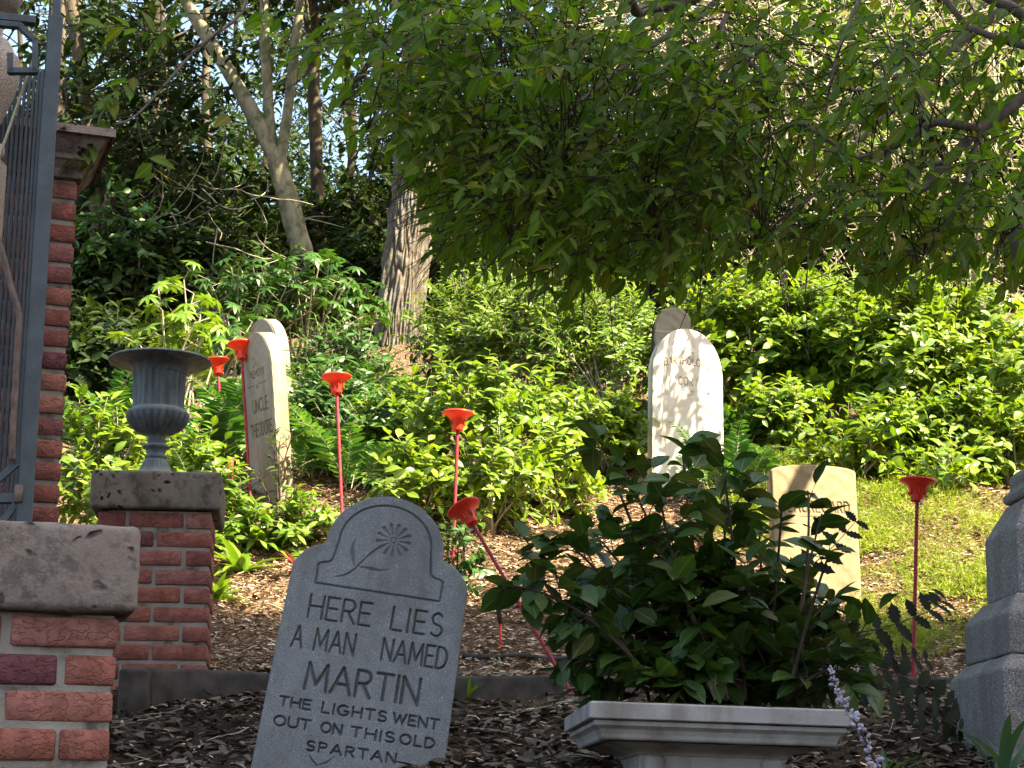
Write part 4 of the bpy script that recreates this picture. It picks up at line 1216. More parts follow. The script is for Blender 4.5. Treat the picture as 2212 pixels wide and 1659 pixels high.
# ------------------------------------------------------------------ litter, chips and ground cover
def scatter(name, n, xr, yr, tpl, size, mat, seed, flat=1.0, wid=1.0, dens=None, lift=.004):
    rng = np.random.default_rng(seed)
    x = rng.uniform(*xr, n); y = rng.uniform(*yr, n)
    if dens is not None:
        k = rng.uniform(0, 1, n) < dens(x, y); x, y = x[k], y[k]
    n = len(x)
    pos = np.stack([x, y, G(x, y) + lift + rng.uniform(0, .012, n)], 1)
    a = rng.uniform(0, 6.283, n)
    d = np.stack([np.cos(a), np.sin(a), rng.normal(.05, .22, n)], 1)
    nm = np.stack([rng.normal(0, .3, n), rng.normal(-.1, .3, n), np.full(n, flat)], 1)
    m = MB(); place_leaves(m, tpl, pos, d, nm, rng.uniform(*size, n), wid * rng.uniform(.6, 1.3, n), rng, 1.2)
    return tag(m.build(name, MAT[mat]), kind='stuff')
T_CHIP = (np.array([(-.16, 0, 0), (.16, 0, .02), (.12, 1, .03), (-.14, 1, -.02)]), np.array([(0, 1, 2, 3)]))
scatter('leaf_litter', 11000, (-1.5, 2.4), (3.7, 6.9), T_OVAL, (.022, .062), 'mould', 1)
scatter('dry_leaves', 800, (-1.5, 2.4), (3.8, 6.9), T_OVAL, (.03, .065), 'litter', 14)
scatter('leaf_litter', 2600, (-2.2, 3.2), (7.0, 13.0), T_OVAL, (.03, .07), 'litter', 2)
scatter('wood_chips', 170000, (-1.8, 2.6), (3.8, 9.4), T_CHIP, (.009, .030), 'chips', 3, dens=lambda x, y: np.where(y < curb_y(x), .05, 1.0))
def twigs_on_ground():
    rng = np.random.default_rng(9)
    m = MB()
    for i in range(150):
        x, y = rng.uniform(-1.4, 2.2), rng.uniform(3.8, 9)
        a = rng.uniform(0, 6.28); L = rng.uniform(.06, .28); pts = []
        for t in np.linspace(-.5, .5, 5):
            xx = x + math.cos(a) * L * t; yy = y + math.sin(a) * L * t
            pts.append((xx, yy, float(G(xx, yy)) + .008 + rng.uniform(0, .012)))
        m.add(*tube(np.array(pts), rng.uniform(.0012, .0035), 4))
    tag(m.build('fallen_twigs', MAT['stem_pale']), kind='stuff')
twigs_on_ground()

def grass():
    rng = np.random.default_rng(21); m = MB()
    n = 15000
    x = rng.uniform(.85, 3.0, n); y = rng.uniform(7.15, 9.9, n)
    px = x / y * F + 1106
    edge = 7.35 + .12 * np.sin(x * 7) + .1 * np.sin(x * 15 + 1)
    k = (y > edge + rng.normal(0, .12, n)) & ((px > 1830) | ((y > 8.3) & (px > 1540))) & ~((px > 2080) & (y > 8.9))
    k &= (np.sin(x * 9 + y * 5) + np.sin(y * 13 - x * 4) > -1.35)
    x, y = x[k], y[k]; n = len(x)
    # each plume is a feathery stem with tiny side needles
    reps = 13
    base = np.stack([x, y, G(x, y)], 1)
    az = rng.uniform(0, 6.283, n); el = np.radians(rng.uniform(18, 85, n)); L = rng.uniform(.07, .15, n) * (1 + .45 * np.sin(x * 8 + 2) * np.sin(y * 7))
    d = np.stack([np.cos(az) * np.cos(el), np.sin(az) * np.cos(el), np.sin(el)], 1)
    P_, D_, Z_ = [], [], []
    for r in range(reps):
        t = (r + .5) / reps
        pos = base + d * (L * t)[:, None] + np.array([0, 0, -1.0]) * (L * .35 * t * t)[:, None]
        P_.append(pos); D_.append(d * .5 + rdir(rng, n) * .9); Z_.append(L * .34 * (1 - .5 * t))
    P_, D_, Z_ = np.concatenate(P_), np.concatenate(D_), np.concatenate(Z_)
    q = rng.uniform(0, 1, len(P_)) < .75
    place_leaves(m, (T_BLADE[0] * [1.6, 1, 1], T_BLADE[1]), P_[q], D_[q], rdir(rng, q.sum()) + UP, Z_[q], 1.0, rng)
    tag(m.build('ground_cover', MAT['lf_grass']), kind='stuff')
grass()

# ------------------------------------------------------------------ the dark shrub growing in the planter
def planter_shrub():
    Y = lambda i: 4.12 + .5 * ((i * .618) % 1)
    tg = [(1085, 1262), (1150, 1205), (1200, 1150), (1262, 900), (1345, 1010), (1420, 1030), (1475, 985), (1555, 960), (1560, 1080), (1640, 1150), (1690, 1090), (1745, 1060), (1775, 1110), (1790, 1200),
          (1240, 1340), (1240, 1420), (1330, 1240), (1480, 1140), (1610, 1250), (1700, 1270), (1430, 1290), (1560, 1340), (1340, 1380), (1480, 1390), (1660, 1390), (1790, 1310), (1400, 1150), (1280, 1150), (1540, 1210), (1720, 1300), (1850, 1385), (1835, 1455), (1740, 1420), (1560, 1455), (1420, 1450), (1640, 1470), (1300, 1455), (1700, 1350), (1500, 1260)]
    bs = [P(x, 1512, 4.15 + .35 * ((i * .37) % 1)) for i, x in enumerate((1440, 1490, 1530, 1570, 1610, 1650, 1700))]
    p = Plant(77); rng = p.rng
    for i, (x, y) in enumerate(tg):
        t = P(x, y, Y(i)); b = bs[min(6, max(0, int((x - 1080) / 105)))]
        mid = b * .5 + t * .5 + np.array([0, 0, .06]) + rng.normal(0, .02, 3)
        pts = bez(b, mid, t, 9); p.stem(pts, .006, .0022, 6)
        solo = i in (3, 10, 11, 12, 13)
        nt = 1 if solo else 17
        for k in range(nt):
            u = (.72 if solo else .05) + (.26 if solo else .94) * (k + rng.uniform(0, 1)) / nt
            j = min(int(u * 8), 7); q = pts[j] + (pts[j + 1] - pts[j]) * (u * 8 - j)
            p.twig(q, rdir(rng, 1)[0] + nrm(pts[j + 1] - pts[j]) * .7 + UP * .1, rng.uniform(.04, .10), int(rng.integers(2, 5)), .0018, .05, .5)
        p.twig(pts[-2], pts[-1] - pts[-2], .05, 4, .002, .05, .2)
    p.leaves(T_BROAD, .069, 1.15, .8, .6, -.05, .75, .5, .25, sun=0)
    p.build('planter_shrub', 'dark glossy broad leaved shrub growing out of the stone planter', 'shrub', MAT['lf_planter'], MAT['stem_dark'], None, P(1560, 1512, 4.3))
planter_shrub()
def holly():
    p = Plant(31)
    fr = [([(1640, 1420), (1760, 1378), (1900, 1358), (2010, 1318), (2040, 1290)], 11, .058, 4.75),
          ([(1660, 1440), (1800, 1425), (1920, 1420), (2000, 1425)], 9, .05, 4.8),
          ([(1680, 1460), (1800, 1440), (1930, 1452), (2040, 1520), (2065, 1560)], 12, .06, 4.7),
          ([(1700, 1470), (1830, 1480), (1960, 1520), (2075, 1575)], 11, .058, 4.6),
          ([(1560, 1420), (1640, 1300), (1720, 1245), (1790, 1190), (1850, 1125)], 10, .055, 4.55),
          ([(1580, 1400), (1640, 1320), (1690, 1290), (1760, 1300), (1830, 1340)], 9, .055, 4.5)]
    for path, n, lf, Y in fr:
        pts = smooth_path([P(x, y, Y + .06 * i) for i, (x, y) in enumerate(path)], 16)
        pinnate(p, pts, n, lf * 1.15, T_SPINY, .15, .5, 1.15, .35, .003, .6, np.array([.05, -.9, .35]), .1)
    b = P(1640, 1500, 4.7)
    for path, n, lf, Y in fr:
        a = P(*path[0], Y); p.stem(bez(b, b * .5 + a * .5 + UP * .05, a, 6), .005, .003)
    p.build('spiny_leaved_shrub', 'dark spiny pinnate leaved shrub reaching right from behind the planter', 'shrub', MAT['lf_spiny'], MAT['stem_dark'], None, b, 'fronds')
holly()
def flower_spike():
    p = Plant(4); rng = p.rng
    pts = smooth_path([P(1905, 1680, 3.85), P(1870, 1600, 3.86), P(1830, 1530, 3.87), P(1805, 1480, 3.88), P(1793, 1440, 3.88)], 24)
    p.stem(pts, .0028, .0015)
    n = 120; t = rng.uniform(.0, 1, n) ** .9 * (len(pts) - 1.01); i = t.astype(int)
    pos = pts[i] + (pts[i + 1] - pts[i]) * (t - i)[:, None]
    r = rdir(rng, n); sz = np.interp(t / len(pts), [0, .6, 1], [.015, .012, .005])
    tv, tf = lathe([(.001, 0), (.22, .15), (.34, .5), (.26, .85), (.001, 1)], 6)
    tv = tv[:, [0, 2, 1]]
    place_leaves(p.lf, (tv, tf), pos + r * sz[:, None] * .25, r + UP * .3, rdir(rng, n), sz * rng.uniform(.6, 1.25, n), .85, None)
    p.build('flower_spike', 'pale lilac flower spike leaning past the right end of the planter', 'flower', MAT['lf_lilac'], MAT['stem_dark'], None, pts[0], 'florets')
flower_spike()
def strap_plant(name, label, base, n, L, wid, seed, mat, el=(40, 85), az=(0, 6.28), tpl=T_STRAP):
    p = Plant(seed); rng = p.rng; base = np.asarray(base)
    a = rng.uniform(*az, n); e = np.radians(rng.uniform(*el, n))
    d = np.stack([np.cos(a) * np.cos(e), np.sin(a) * np.cos(e), np.sin(e)], 1)
    nm = np.stack([-np.cos(a) * np.sin(e), -np.sin(a) * np.sin(e), np.cos(e)], 1)
    place_leaves(p.lf, tpl, base + rng.normal(0, .012, (n, 3)) * [1, 1, .1], d, nm, L * rng.uniform(.6, 1.1, n), wid, rng, .5)
    o = p.lf.build(name, MAT[mat]); 
    return tag(o, label, 'plant')
strap_plant('strap_leaf_plant', 'blue green strap leaved tuft at the monument foot, lower right corner', Gp(2150, 4.75), 9, .17, 1.5, 3, 'lf_strap', (60, 88))
strap_plant('strap_leaf_plant', 'low dark grassy tuft beside the lilac flower spike', Gp(1890, 4.3), 14, .14, .9, 5, 'lf_mid', (15, 70))
strap_plant('red_leaf_plant', 'red strap leaved plant behind the front headstone shoulder', Gp(700, 8.1), 9, .17, 1.7, 6, 'lf_red', (15, 60))
strap_plant('red_leaf_plant', 'reddish strap leaves beside the sunlit stake foot', Gp(655, 8.0), 5, .15, 1.5, 16, 'lf_red', (40, 80))
strap_plant('seedling', 'tiny green seedling on the soil right of the front headstone', Gp(1040, 5.0), 7, .05, 3.0, 8, 'lf_mid', (10, 60))
strap_plant('seedling', 'small bright green sprout on dark litter left of the front headstone', Gp(330, 4.4), 7, .04, 3.0, 18, 'lf_mid', (10, 60))
strap_plant('bulb_shoot', 'single yellow green shoot at the front headstone right edge', Gp(1008, 6.75), 3, .13, 1.2, 28, 'lf_light', (60, 85))
for i, (px, Y, L, lb) in enumerate([(520, 8.1, .2, 'lush light green broad bladed plant left of the red leaves'), (470, 7.7, .15, 'bright broad bladed plant hugging the urn pier'), (560, 8.4, .2, 'broad bladed green clump at the cream headstone foot'),
                                  (640, 8.5, .2, 'broad bladed green clump between cream headstone and sunlit stake'), (790, 8.5, .2, 'broad bladed clump right of the sunlit stake')]):
    strap_plant('broad_blade_plant', lb, Gp(px, Y), 34, L * 1.05, 1.6, 40 + i, 'lf_light', (10, 75))

# ------------------------------------------------------------------ shrubs and ferns on the slope
GS = 'shrubs on the slope'
def sh(px, Y, top, halfw, label, seed, **k):
    b = Gp(px, Y); h = P(px, top, Y)[2] - b[2]; rx = halfw / F * Y
    return shrub('leafy_shrub', label, 'shrub', b, h, rx, rx * .8, seed, group=GS, **k)
CAM_ = dict(leaf=.070, tpl=T_OVAL, wid=1.1, leafmat='lf_camellia', tl=.20, droop=.04)
sh(1640, 10.3, 600, 130, 'camellia shrub right behind the dappled white headstone', 101, stems=15, twigs=20, nl=9, **CAM_)
sh(1800, 10.4, 600, 150, 'tall camellia shrub behind the tan headstone', 102, stems=18, twigs=20, nl=9, **CAM_)
sh(1960, 9.9, 590, 150, 'camellia shrub with bare forked stems behind the right hand stake', 103, stems=18, twigs=20, nl=9, t0=.4, **CAM_)
sh(2120, 10.2, 620, 150, 'camellia shrub behind the granite monument', 104, stems=18, twigs=20, nl=9, **CAM_)
sh(2270, 9.6, 700, 130, 'camellia shrub at the right edge beyond the monument', 105, stems=12, twigs=12, nl=9, **CAM_)
sh(1870, 9.2, 930, 90, 'low camellia sprig between tan headstone and tall camellias', 106, stems=7, twigs=8, nl=8, **CAM_)
sh(2060, 9.0, 1010, 70, 'low sparse sprig above the bare soil by the monument', 107, stems=5, twigs=7, nl=7, **CAM_)
LT = dict(leaf=.054, tpl=T_SLIM, wid=1.25, leafmat='lf_light', tl=.24, droop=.03)
sh(1030, 11.2, 610, 150, 'light green narrow leaved shrub just right of the thick oak trunk', 111, stems=24, twigs=16, nl=12, **LT)
sh(1180, 10.9, 600, 160, 'light green narrow leaved shrub in the middle of the slope', 112, stems=25, twigs=16, nl=12, **LT)
sh(1320, 10.6, 630, 150, 'light green narrow leaved shrub left of the dappled white headstone', 113, stems=25, twigs=16, nl=12, **LT)
CL = dict(leaf=.060, tpl=T_OVAL, wid=1.15, leafmat='lf_camellia', tl=.17, droop=.05)
sh(880, 9.3, 850, 110, 'small camellia between the sunlit stake and the middle stake', 121, stems=13, twigs=12, nl=9, **CL)
sh(1030, 9.0, 800, 140, 'open camellia with pale stems behind the middle stake', 122, stems=15, twigs=12, nl=9, t0=.42, **CL)
sh(1190, 9.3, 840, 130, 'camellia low on the slope left of the dappled white headstone', 123, stems=16, twigs=12, nl=9, **CL)
sh(1310, 9.4, 880, 90, 'camellia hugging the left edge of the dappled white headstone', 124, stems=11, twigs=11, nl=9, **CL)
sh(900, 8.5, 985, 80, 'low bright camellia just behind the front headstone top', 125, stems=9, twigs=11, nl=8, **CL)
sh(1060, 8.45, 960, 90, 'low bright camellia behind the leaning stake cap', 126, stems=10, twigs=11, nl=8, **CL)
sh(1190, 8.7, 960, 80, 'low bright camellia on the bank left of the planter shrub', 127, stems=9, twigs=11, nl=8, **CL)
sh(1535, 10.55, 640, 55, 'camellia shading the dark little headstone', 129, stems=9, twigs=14, nl=9, **CAM_)
LG = dict(leaf=.060, tpl=T_SLIM, wid=1.4, leafmat='lf_light', tl=.13, droop=.08, spread=.3)
sh(505, 8.35, 1085, 36, 'soft light green clump right of the urn pier cap', 161, stems=8, twigs=9, nl=8, **LG)
sh(650, 8.4, 1085, 42, 'soft light green clump left of the front headstone top', 163, stems=8, twigs=9, nl=8, **LG)
sh(1700, 9.6, 860, 90, 'mid height camellia above the tan headstone top', 165, stems=12, twigs=14, nl=9, **CL)
sh(1960, 9.35, 880, 90, 'mid height camellia above the right hand stake cap', 166, stems=12, twigs=14, nl=9, **CL)
sh(2090, 9.4, 860, 90, 'mid height camellia left of the granite monument', 167, stems=12, twigs=14, nl=9, **CL)
sh(2200, 9.2, 900, 70, 'mid height camellia right behind the granite monument', 168, stems=9, twigs=12, nl=9, **CL)
sh(210, 8.1, 900, 110, 'bright leafy shrub filling the gap between gate pier and urn', 131, stems=14, twigs=12, nl=9, **CL)
sh(400, 8.6, 960, 60, 'bright leafy shrub peeping right of the urn foot', 132, stems=7, twigs=9, nl=8, **CL)
sh(985, 7.75, 1130, 50, 'small dark ivy like shrub behind the front headstone right shoulder', 133, stems=6, twigs=5, nl=6, leaf=.05, tpl=T_OVAL, wid=1.2, leafmat='lf_mid', tl=.12, stemmat='stem_dark')
sh(600, 8.75, 930, 60, 'small wispy vine climbing the cream headstone', 134, stems=5, twigs=4, nl=5, leaf=.045, tpl=T_SLIM, leafmat='lf_mid', tl=.1, stemmat='stem_dark')
MD = dict(leaf=.06, tpl=T_SLIM, wid=1.4, leafmat='lf_mid', tl=.22, droop=.06)
sh(725, 10.8, 740, 85, 'mid green bush left of the thick oak trunk base', 141, stems=16, twigs=12, nl=10, **MD)
sh(690, 9.9, 830, 110, 'mid green bush behind the cream headstone', 142, stems=15, twigs=12, nl=10, **MD)
sh(800, 9.4, 900, 100, 'mid green bush behind the sunlit stake', 143, stems=15, twigs=12, nl=10, **MD)
sh(985, 11.6, 690, 60, 'mid green bush hugging the thick oak trunk', 144, stems=12, twigs=12, nl=10, **MD)
schefflera('schefflera_shrub', 'sunlit schefflera with radiating leaflets above the urn', Gp(370, 10.2), P(370, 585, 10.2)[2] - G(0, 10.2), .26, 13, 151, .085, 'lf_light')
schefflera('schefflera_shrub', 'dark schefflera left of the leaning forked trunk', Gp(520, 11.8), P(520, 560, 11.8)[2] - G(0, 11.8), .42, 24, 152, .085)
schefflera('schefflera_shrub', 'dark schefflera in front of the leaning forked trunk', Gp(640, 12.0), P(640, 545, 12)[2] - G(0, 12.0), .45, 26, 153, .085)
schefflera('schefflera_shrub', 'dark schefflera between thin trunk and thick oak trunk', Gp(742, 12.3), P(742, 590, 12.3)[2] - G(0, 12.3), .25, 18, 154, .085)
schefflera('schefflera_shrub', 'low shaded schefflera behind the paired pale headstones', Gp(470, 11.0), P(470, 700, 11.0)[2] - G(0, 11.0), .35, 18, 155, .08)
for i, (px, Y, L, mt, lb) in enumerate([
        (190, 9.4, .62, 'lf_fern', 'bright fern rising behind the shrub left of the urn'), (255, 9.6, .6, 'lf_fern', 'bright fern directly behind the urn bowl'),
        (410, 9.3, .5, 'lf_mid', 'shaded fern right of the urn stem'), (470, 9.5, .6, 'lf_fern', 'fern behind the short stake beside the urn'), (430, 8.6, .4, 'lf_mid', 'dark fern low beside the urn pier cap'),
        (510, 9.9, .6, 'lf_fern', 'fern between the two stakes left of the cream headstone'), (690, 10.2, .65, 'lf_mid', 'shaded fern right of the pair of pale headstones'), (760, 9.9, .6, 'lf_fern', 'fern above the sunlit stake cap'),
        (680, 9.2, .5, 'lf_fern', 'fern right beside the cream headstone side'), (770, 9.0, .5, 'lf_fern', 'fern at the foot of the sunlit stake'), (850, 9.9, .42, 'lf_mid', 'shaded fern under the thick oak trunk'),
        (1600, 9.6, .5, 'lf_mid', 'shaded drooping fern right of the dappled white headstone'), (1570, 9.0, .4, 'lf_fern', 'yellow green fern low right of the dappled white headstone'), (1370, 9.5, .4, 'lf_fern', 'fern low left of the dappled white headstone'),
        (1640, 8.9, .35, 'lf_fern', 'small fern left of the tan headstone')]):
    fern('fern', lb, Gp(px, Y), 13, L, L * .23, 200 + i, mt)

# ------------------------------------------------------------------ trees
def trunk(mb, pts, r0, r1, n=14, seed=0, rough=.06):
    pts = smooth_path(pts, 40); k = len(pts)
    v, f = tube(pts, np.linspace(r0, r1, k), n, False)
    rng = np.random.default_rng(seed)
    v = v.reshape(k, n, 3); c = pts[:, None]
    nz = 1 + rough * rng.normal(0, .5, (k, n)) * .5 + rough * np.sin(np.arange(k)[:, None] * .4 + np.arange(n)[None] * 1.3)
    v = c + (v - c) * nz[..., None]
    mb.add(v.reshape(-1, 3), f)

def oak():
    e = empty('oak_tree', Gp(855, 13.0), label='thick oak trunk with rough sunlit bark in the middle of the wood', cat='tree')
    Y = 13.0
    base = Gp(852, Y)
    pts = np.array([base + [0, 0, -.2], P(856, 800, Y), P(868, 650, Y), P(884, 520, Y), P(896, 400, Y), P(906, 250, Y), P(915, 60, Y), P(930, -200, Y)])
    path = smooth_path(pts, 700); k = len(path); n = 260
    rad = np.interp(np.linspace(0, 1, k), [0, .12, .3, 1], [.225, .175, .165, .14])
    v, f = tube(path, rad, n, False)
    v = v.reshape(k, n, 3)
    # furrowed plates of bark
    h = np.zeros((k, n)); a = np.arange(n) * 2 * math.pi / n
    zc = np.linspace(0, np.linalg.norm(np.diff(path, axis=0), axis=1).sum(), k)
    for i in range(k):
        for j in range(n):
            q = Vector((math.cos(a[j]) * 3.4, math.sin(a[j]) * 3.4, zc[i] * 3.2))
            w = mnoise.noise(q * .9) * .8
            r1 = 1 - abs(mnoise.noise(Vector((q.x * 2.0 + w, q.y * 2.0 + w, q.z * 1.25 + w * .6)))) * 3.2
            h[i, j] = max(-.4, -r1 * .9 + .55) + .25 * mnoise.noise(q * 3.1)
    c = path[:, None]
    v = c + (v - c) * (1 + .085 * h[..., None])
    m = MB(); m.add(v.reshape(-1, 3), f)
    crev = np.clip((.26 - h.ravel()) * 2.4, 0, 1)
    o = m.build('trunk', MAT['oakbark'], e, True, {'groove': crev}); o.location = -Vector(e.location)
    p = Plant(61); rng = p.rng
    for i in range(26):
        c = P(rng.uniform(500, 1300), rng.uniform(-420, -90), rng.uniform(11.5, 15))
        p.stem(bez(pts[-1], (pts[-1] + c) / 2 + UP * .3, c, 6), .05, .012)
        for k2 in range(20): p.twig(c + rng.normal(0, .3, 3), rdir(rng, 1)[0], .45, 11, .004, .05)
    for i in range(40):                                   # boughs spreading over the slope above the frame
        c = np.array([rng.uniform(-1.9, .7), rng.uniform(10.2, 12.6), rng.uniform(7.2, 9.0)])
        if c[2] < 1.6 + c[1] * .55: continue
        p.stem(bez(pts[-1], (pts[-1] + c) / 2 + UP * .3, c, 6), .05, .012)
        for k2 in range(13): p.twig(c + rng.normal(0, .22, 3), rdir(rng, 1)[0], .45, 11, .004, .05)
    p.leaves(T_LOW, .09, 1.0)
    o = p.lf.build('crown', MAT['lf_dark'], e); o.location = -Vector(e.location)
    o = p.st.build('branches', MAT['bark_mid'], e); o.location = -Vector(e.location)
def m_oak():
    t = NT('furrowed oak bark'); v = t.coord('Object')
    n1 = t.noise(v, 28, 5, .65); n2 = t.noise(v, 5, 4)
    c = t.ramp(n1, [(.3, (.075, .066, .054)), (.55, (.150, .132, .108)), (.75, (.24, .22, .185))])
    c = t.mix(t.ramp(n2, [(.52, 0.0), (.65, .7)]), c, (.20, .195, .18))
    at = t.n('Attribute', dict(attribute_name='groove')).outputs['Fac']
    c = t.mix(t.math('MULTIPLY', at, .8), c, (.055, .04, .03))      # darker brown down in the furrows
    return t.done(t.princ(c, .95, t.bump(n1, .7, .012), spec=.1))
MAT['oakbark'] = m_oak()
oak()

def forked():
    Y = 13.6
    e = empty('forked_tree', Gp(655, Y), label='pale leaning tree forking into three stems', cat='tree')
    m = MB()
    J = P(598, 345, Y)
    trunk(m, [Gp(672, Y) - [0, 0, .2], P(655, 560, Y), P(628, 455, Y), P(600, 350, Y)], .092, .078, 16, 1)
    o = m.build('trunk', MAT['bark_pale'], e); o.location = -Vector(e.location)
    for s_, (pts, a, b) in enumerate([([P(606, 372, Y), P(560, 270, Y), P(500, 165, Y), P(448, 80, Y), P(385, -30, Y), P(330, -160, Y)], .066, .045),
                        ([P(590, 350, Y), P(583, 270, Y), P(576, 160, Y), P(572, 60, Y), P(568, -160, Y)], .046, .036),
                        ([P(602, 365, Y), P(612, 310, Y), P(622, 235, Y), P(634, 130, Y), P(650, 0, Y), P(670, -160, Y)], .046, .032)]):
        m = MB(); trunk(m, pts, a, b, 12, 5 + s_); o = m.build('fork', MAT['bark_pale'], e); o.location = -Vector(e.location)
    m = MB()
    for pts in ([P(640, 500, Y), P(668, 470, Y - .1), P(720, 468, Y - .2)], [P(652, 470, Y), P(700, 480, Y - .1), P(745, 492, Y - .2)], [P(636, 455, Y), P(650, 440, Y - .1), P(664, 432, Y - .1)]):
        m.add(*tube(smooth_path(pts, 8), [.008 - .0008 * i for i in range(9)][:len(smooth_path(pts, 8))], 5))
    o = m.build('dead_twig', MAT['stem_pale'], e); o.location = -Vector(e.location)
    p = Plant(62); rng = p.rng
    for i in range(14):
        c = P(rng.uniform(200, 700), rng.uniform(-420, -60), rng.uniform(12.5, 15))
        s0 = P(385, -30, Y) if i % 2 else P(650, -20, Y)
        p.stem(bez(s0, (s0 + c) / 2 + UP * .3, c, 6), .03, .01)
        for k2 in range(14): p.twig(c + rng.normal(0, .3, 3), rdir(rng, 1)[0], .45, 10, .004, .05)
    p.leaves(T_LOW, .09, 1.0)
    o = p.lf.build('crown', MAT['lf_dark'], e); o.location = -Vector(e.location)
    o = p.st.build('branches', MAT['bark_pale'], e); o.location = -Vector(e.location)
forked()

def wood_tree(name, label, path, r0, r1, clumps, seed, leafmat='lf_dark', bark='bark_mid', leaf=.10, per=16, nl=11, tl=.5, tpl=T_LOW, wid=1.0, group='trees of the wood', up=.6):
    """path: trunk points; clumps: (centre, radius)"""
    e = empty(name, path[0], label=label, cat='tree', group=group)
    m = MB(); trunk(m, path, r0, r1, 10, seed, .05); o = m.build('trunk', MAT[bark], e); o.location = -Vector(e.location)
    p = Plant(seed); rng = p.rng
    pa = smooth_path(path, 24)
    p.stem(pa, r0 * .5, r1 * .5, 4)
    for c, r in clumps:
        c = np.asarray(c)
        i = int(np.argmin(np.linalg.norm(pa - c - [0, 0, -.8], axis=1)))
        p.stem(bez(pa[i], (pa[i] + c) / 2 + rng.normal(0, .15, 3), c, 7), max(.012, r1 * .4), .008)
        for k in range(per):
            q = c + rdir(rng, 1)[0] * r * rng.uniform(0, .8) * [1, 1, .75]
            p.twig(q, nrm(q - c) + rdir(rng, 1)[0] * .8, tl * rng.uniform(.6, 1.2), nl, .005, .06)
    p.leaves(tpl, leaf, wid, up=up)
    o = p.lf.build('crown', MAT[leafmat], e); o.location = -Vector(e.location)
    o = p.st.build('branches', MAT[bark], e); o.location = -Vector(e.location)
    return e
rngB = np.random.default_rng(314)
def clumps(spots):
    return [(P(x, y, Y), r) for x, y, Y, r in spots]
# thin straight tree between the forked tree and the oak
Y = 14.6
wood_tree('slender_tree', 'slender straight dark trunk between the forked tree and the oak', [Gp(690, Y) - [0, 0, .2], P(690, 520, Y), P(683, 330, Y), P(677, 150, Y), P(672, -150, Y)], .062, .05,
          clumps([(640 + 25 * i, -60 - 40 * (i % 3), 14.5, .5) for i in range(6)]), 71, bark='bark_mid')
# near woodland, left
Y = 14.0
wood_tree('woodland_tree', 'leafy dark tree rising behind the gate pier cornice', [Gp(215, Y) - [0, 0, .2], P(215, 480, Y), P(190, 250, Y), P(165, 80, Y), P(130, -120, Y)], .07, .05,
          clumps([(330, 260, 13.2, .45), (390, 300, 13.2, .4), (270, 190, 13.4, .45), (180, 150, 13.8, .5), (250, 60, 14, .5), (340, 110, 14, .5), (400, 190, 13.8, .35), (140, 240, 13.6, .45), (210, 300, 13.4, .4), (420, 60, 14.2, .4), (120, 60, 14.3, .45), (300, 350, 13.6, .35)]), 72, leaf=.12, tpl=T_LOWSLIM, wid=1.6, per=15)
Y = 12.6
wood_tree('woodland_sapling', 'sunlit sapling beside the top of the gate pier', [Gp(230, Y) - [0, 0, .1], P(235, 600, Y), P(225, 480, Y), P(230, 420, Y)], .02, .012,
          clumps([(220, 450, 12.4, .22), (270, 470, 12.4, .22), (200, 510, 12.4, .22), (300, 520, 12.5, .2), (250, 540, 12.5, .2), (180, 590, 12.6, .2), (210, 640, 12.6, .2)]), 73, leafmat='lf_mid', leaf=.085, per=9, tl=.25)
# trees of the far wood: trunks every few metres, crowns overlapping, thinner where the sky shows
def far(px, Y, seed, ys=(-120, 560), n=14, leaf=.12, hole=True, lab='', per=15, mat='lf_dark', tw=170, r=.62):
    rng = np.random.default_rng(seed)
    cl = []
    for i in range(n):
        x = px + rng.uniform(-tw, tw); y = rng.uniform(*ys)
        if hole and 440 < x < 860 and 40 < y < 480 and rng.uniform() < .42: continue
        cl.append((P(x, y, Y + rng.uniform(-1.2, 1.2)), r * rng.uniform(.7, 1.2)))
    if not cl: cl = [(P(px, -60, Y), r)]
    j = rng.uniform(-25, 25, 4)
    wood_tree('woodland_tree', lab, [Gp(px, Y) - [0, 0, .3], P(px + j[0], 480, Y), P(px + j[1], 300, Y), P(px + j[2], 100, Y), P(px + j[3], -200, Y)], rng.uniform(.05, .10), .035, cl, seed, mat, 'bark_dark', leaf, per)
LB = ['behind the top of the iron gate', 'behind the gate pier cornice', 'left of the leaning pale tree', 'seen through the fork of the pale tree', 'between slender trunk and oak', 'behind the oak trunk',
      'right of the oak trunk', 'behind the drooping canopy', 'far behind the dappled white headstone', 'behind the pale twig tangle', 'behind the tall camellias', 'above the granite monument']
for i, (px, Y) in enumerate([(-60, 19), (130, 21), (360, 20), (560, 25), (740, 22), (960, 20), (1160, 19), (1370, 20), (1560, 18.5), (1780, 19.5), (2010, 18.5), (2230, 19)]):
    far(px, Y, 400 + i, lab='tall woodland tree ' + LB[i], n=18 if px < 800 else 24)
for i, (px, Y) in enumerate([(20, 27), (300, 29), (520, 33), (800, 30), (1050, 28), (1300, 27), (1600, 26), (1900, 27), (2200, 26)]):
    far(px, Y, 450 + i, lab='distant woodland tree ' + ['at the far left edge', 'behind the leafy tree by the pier', 'in the bright sky gap', 'right of the bright sky gap', 'beyond the oak', 'beyond the drooping canopy', 'beyond the dappled headstone', 'beyond the twig tangle', 'at the far right edge'][i], n=18, leaf=.13, r=.9, tw=220)
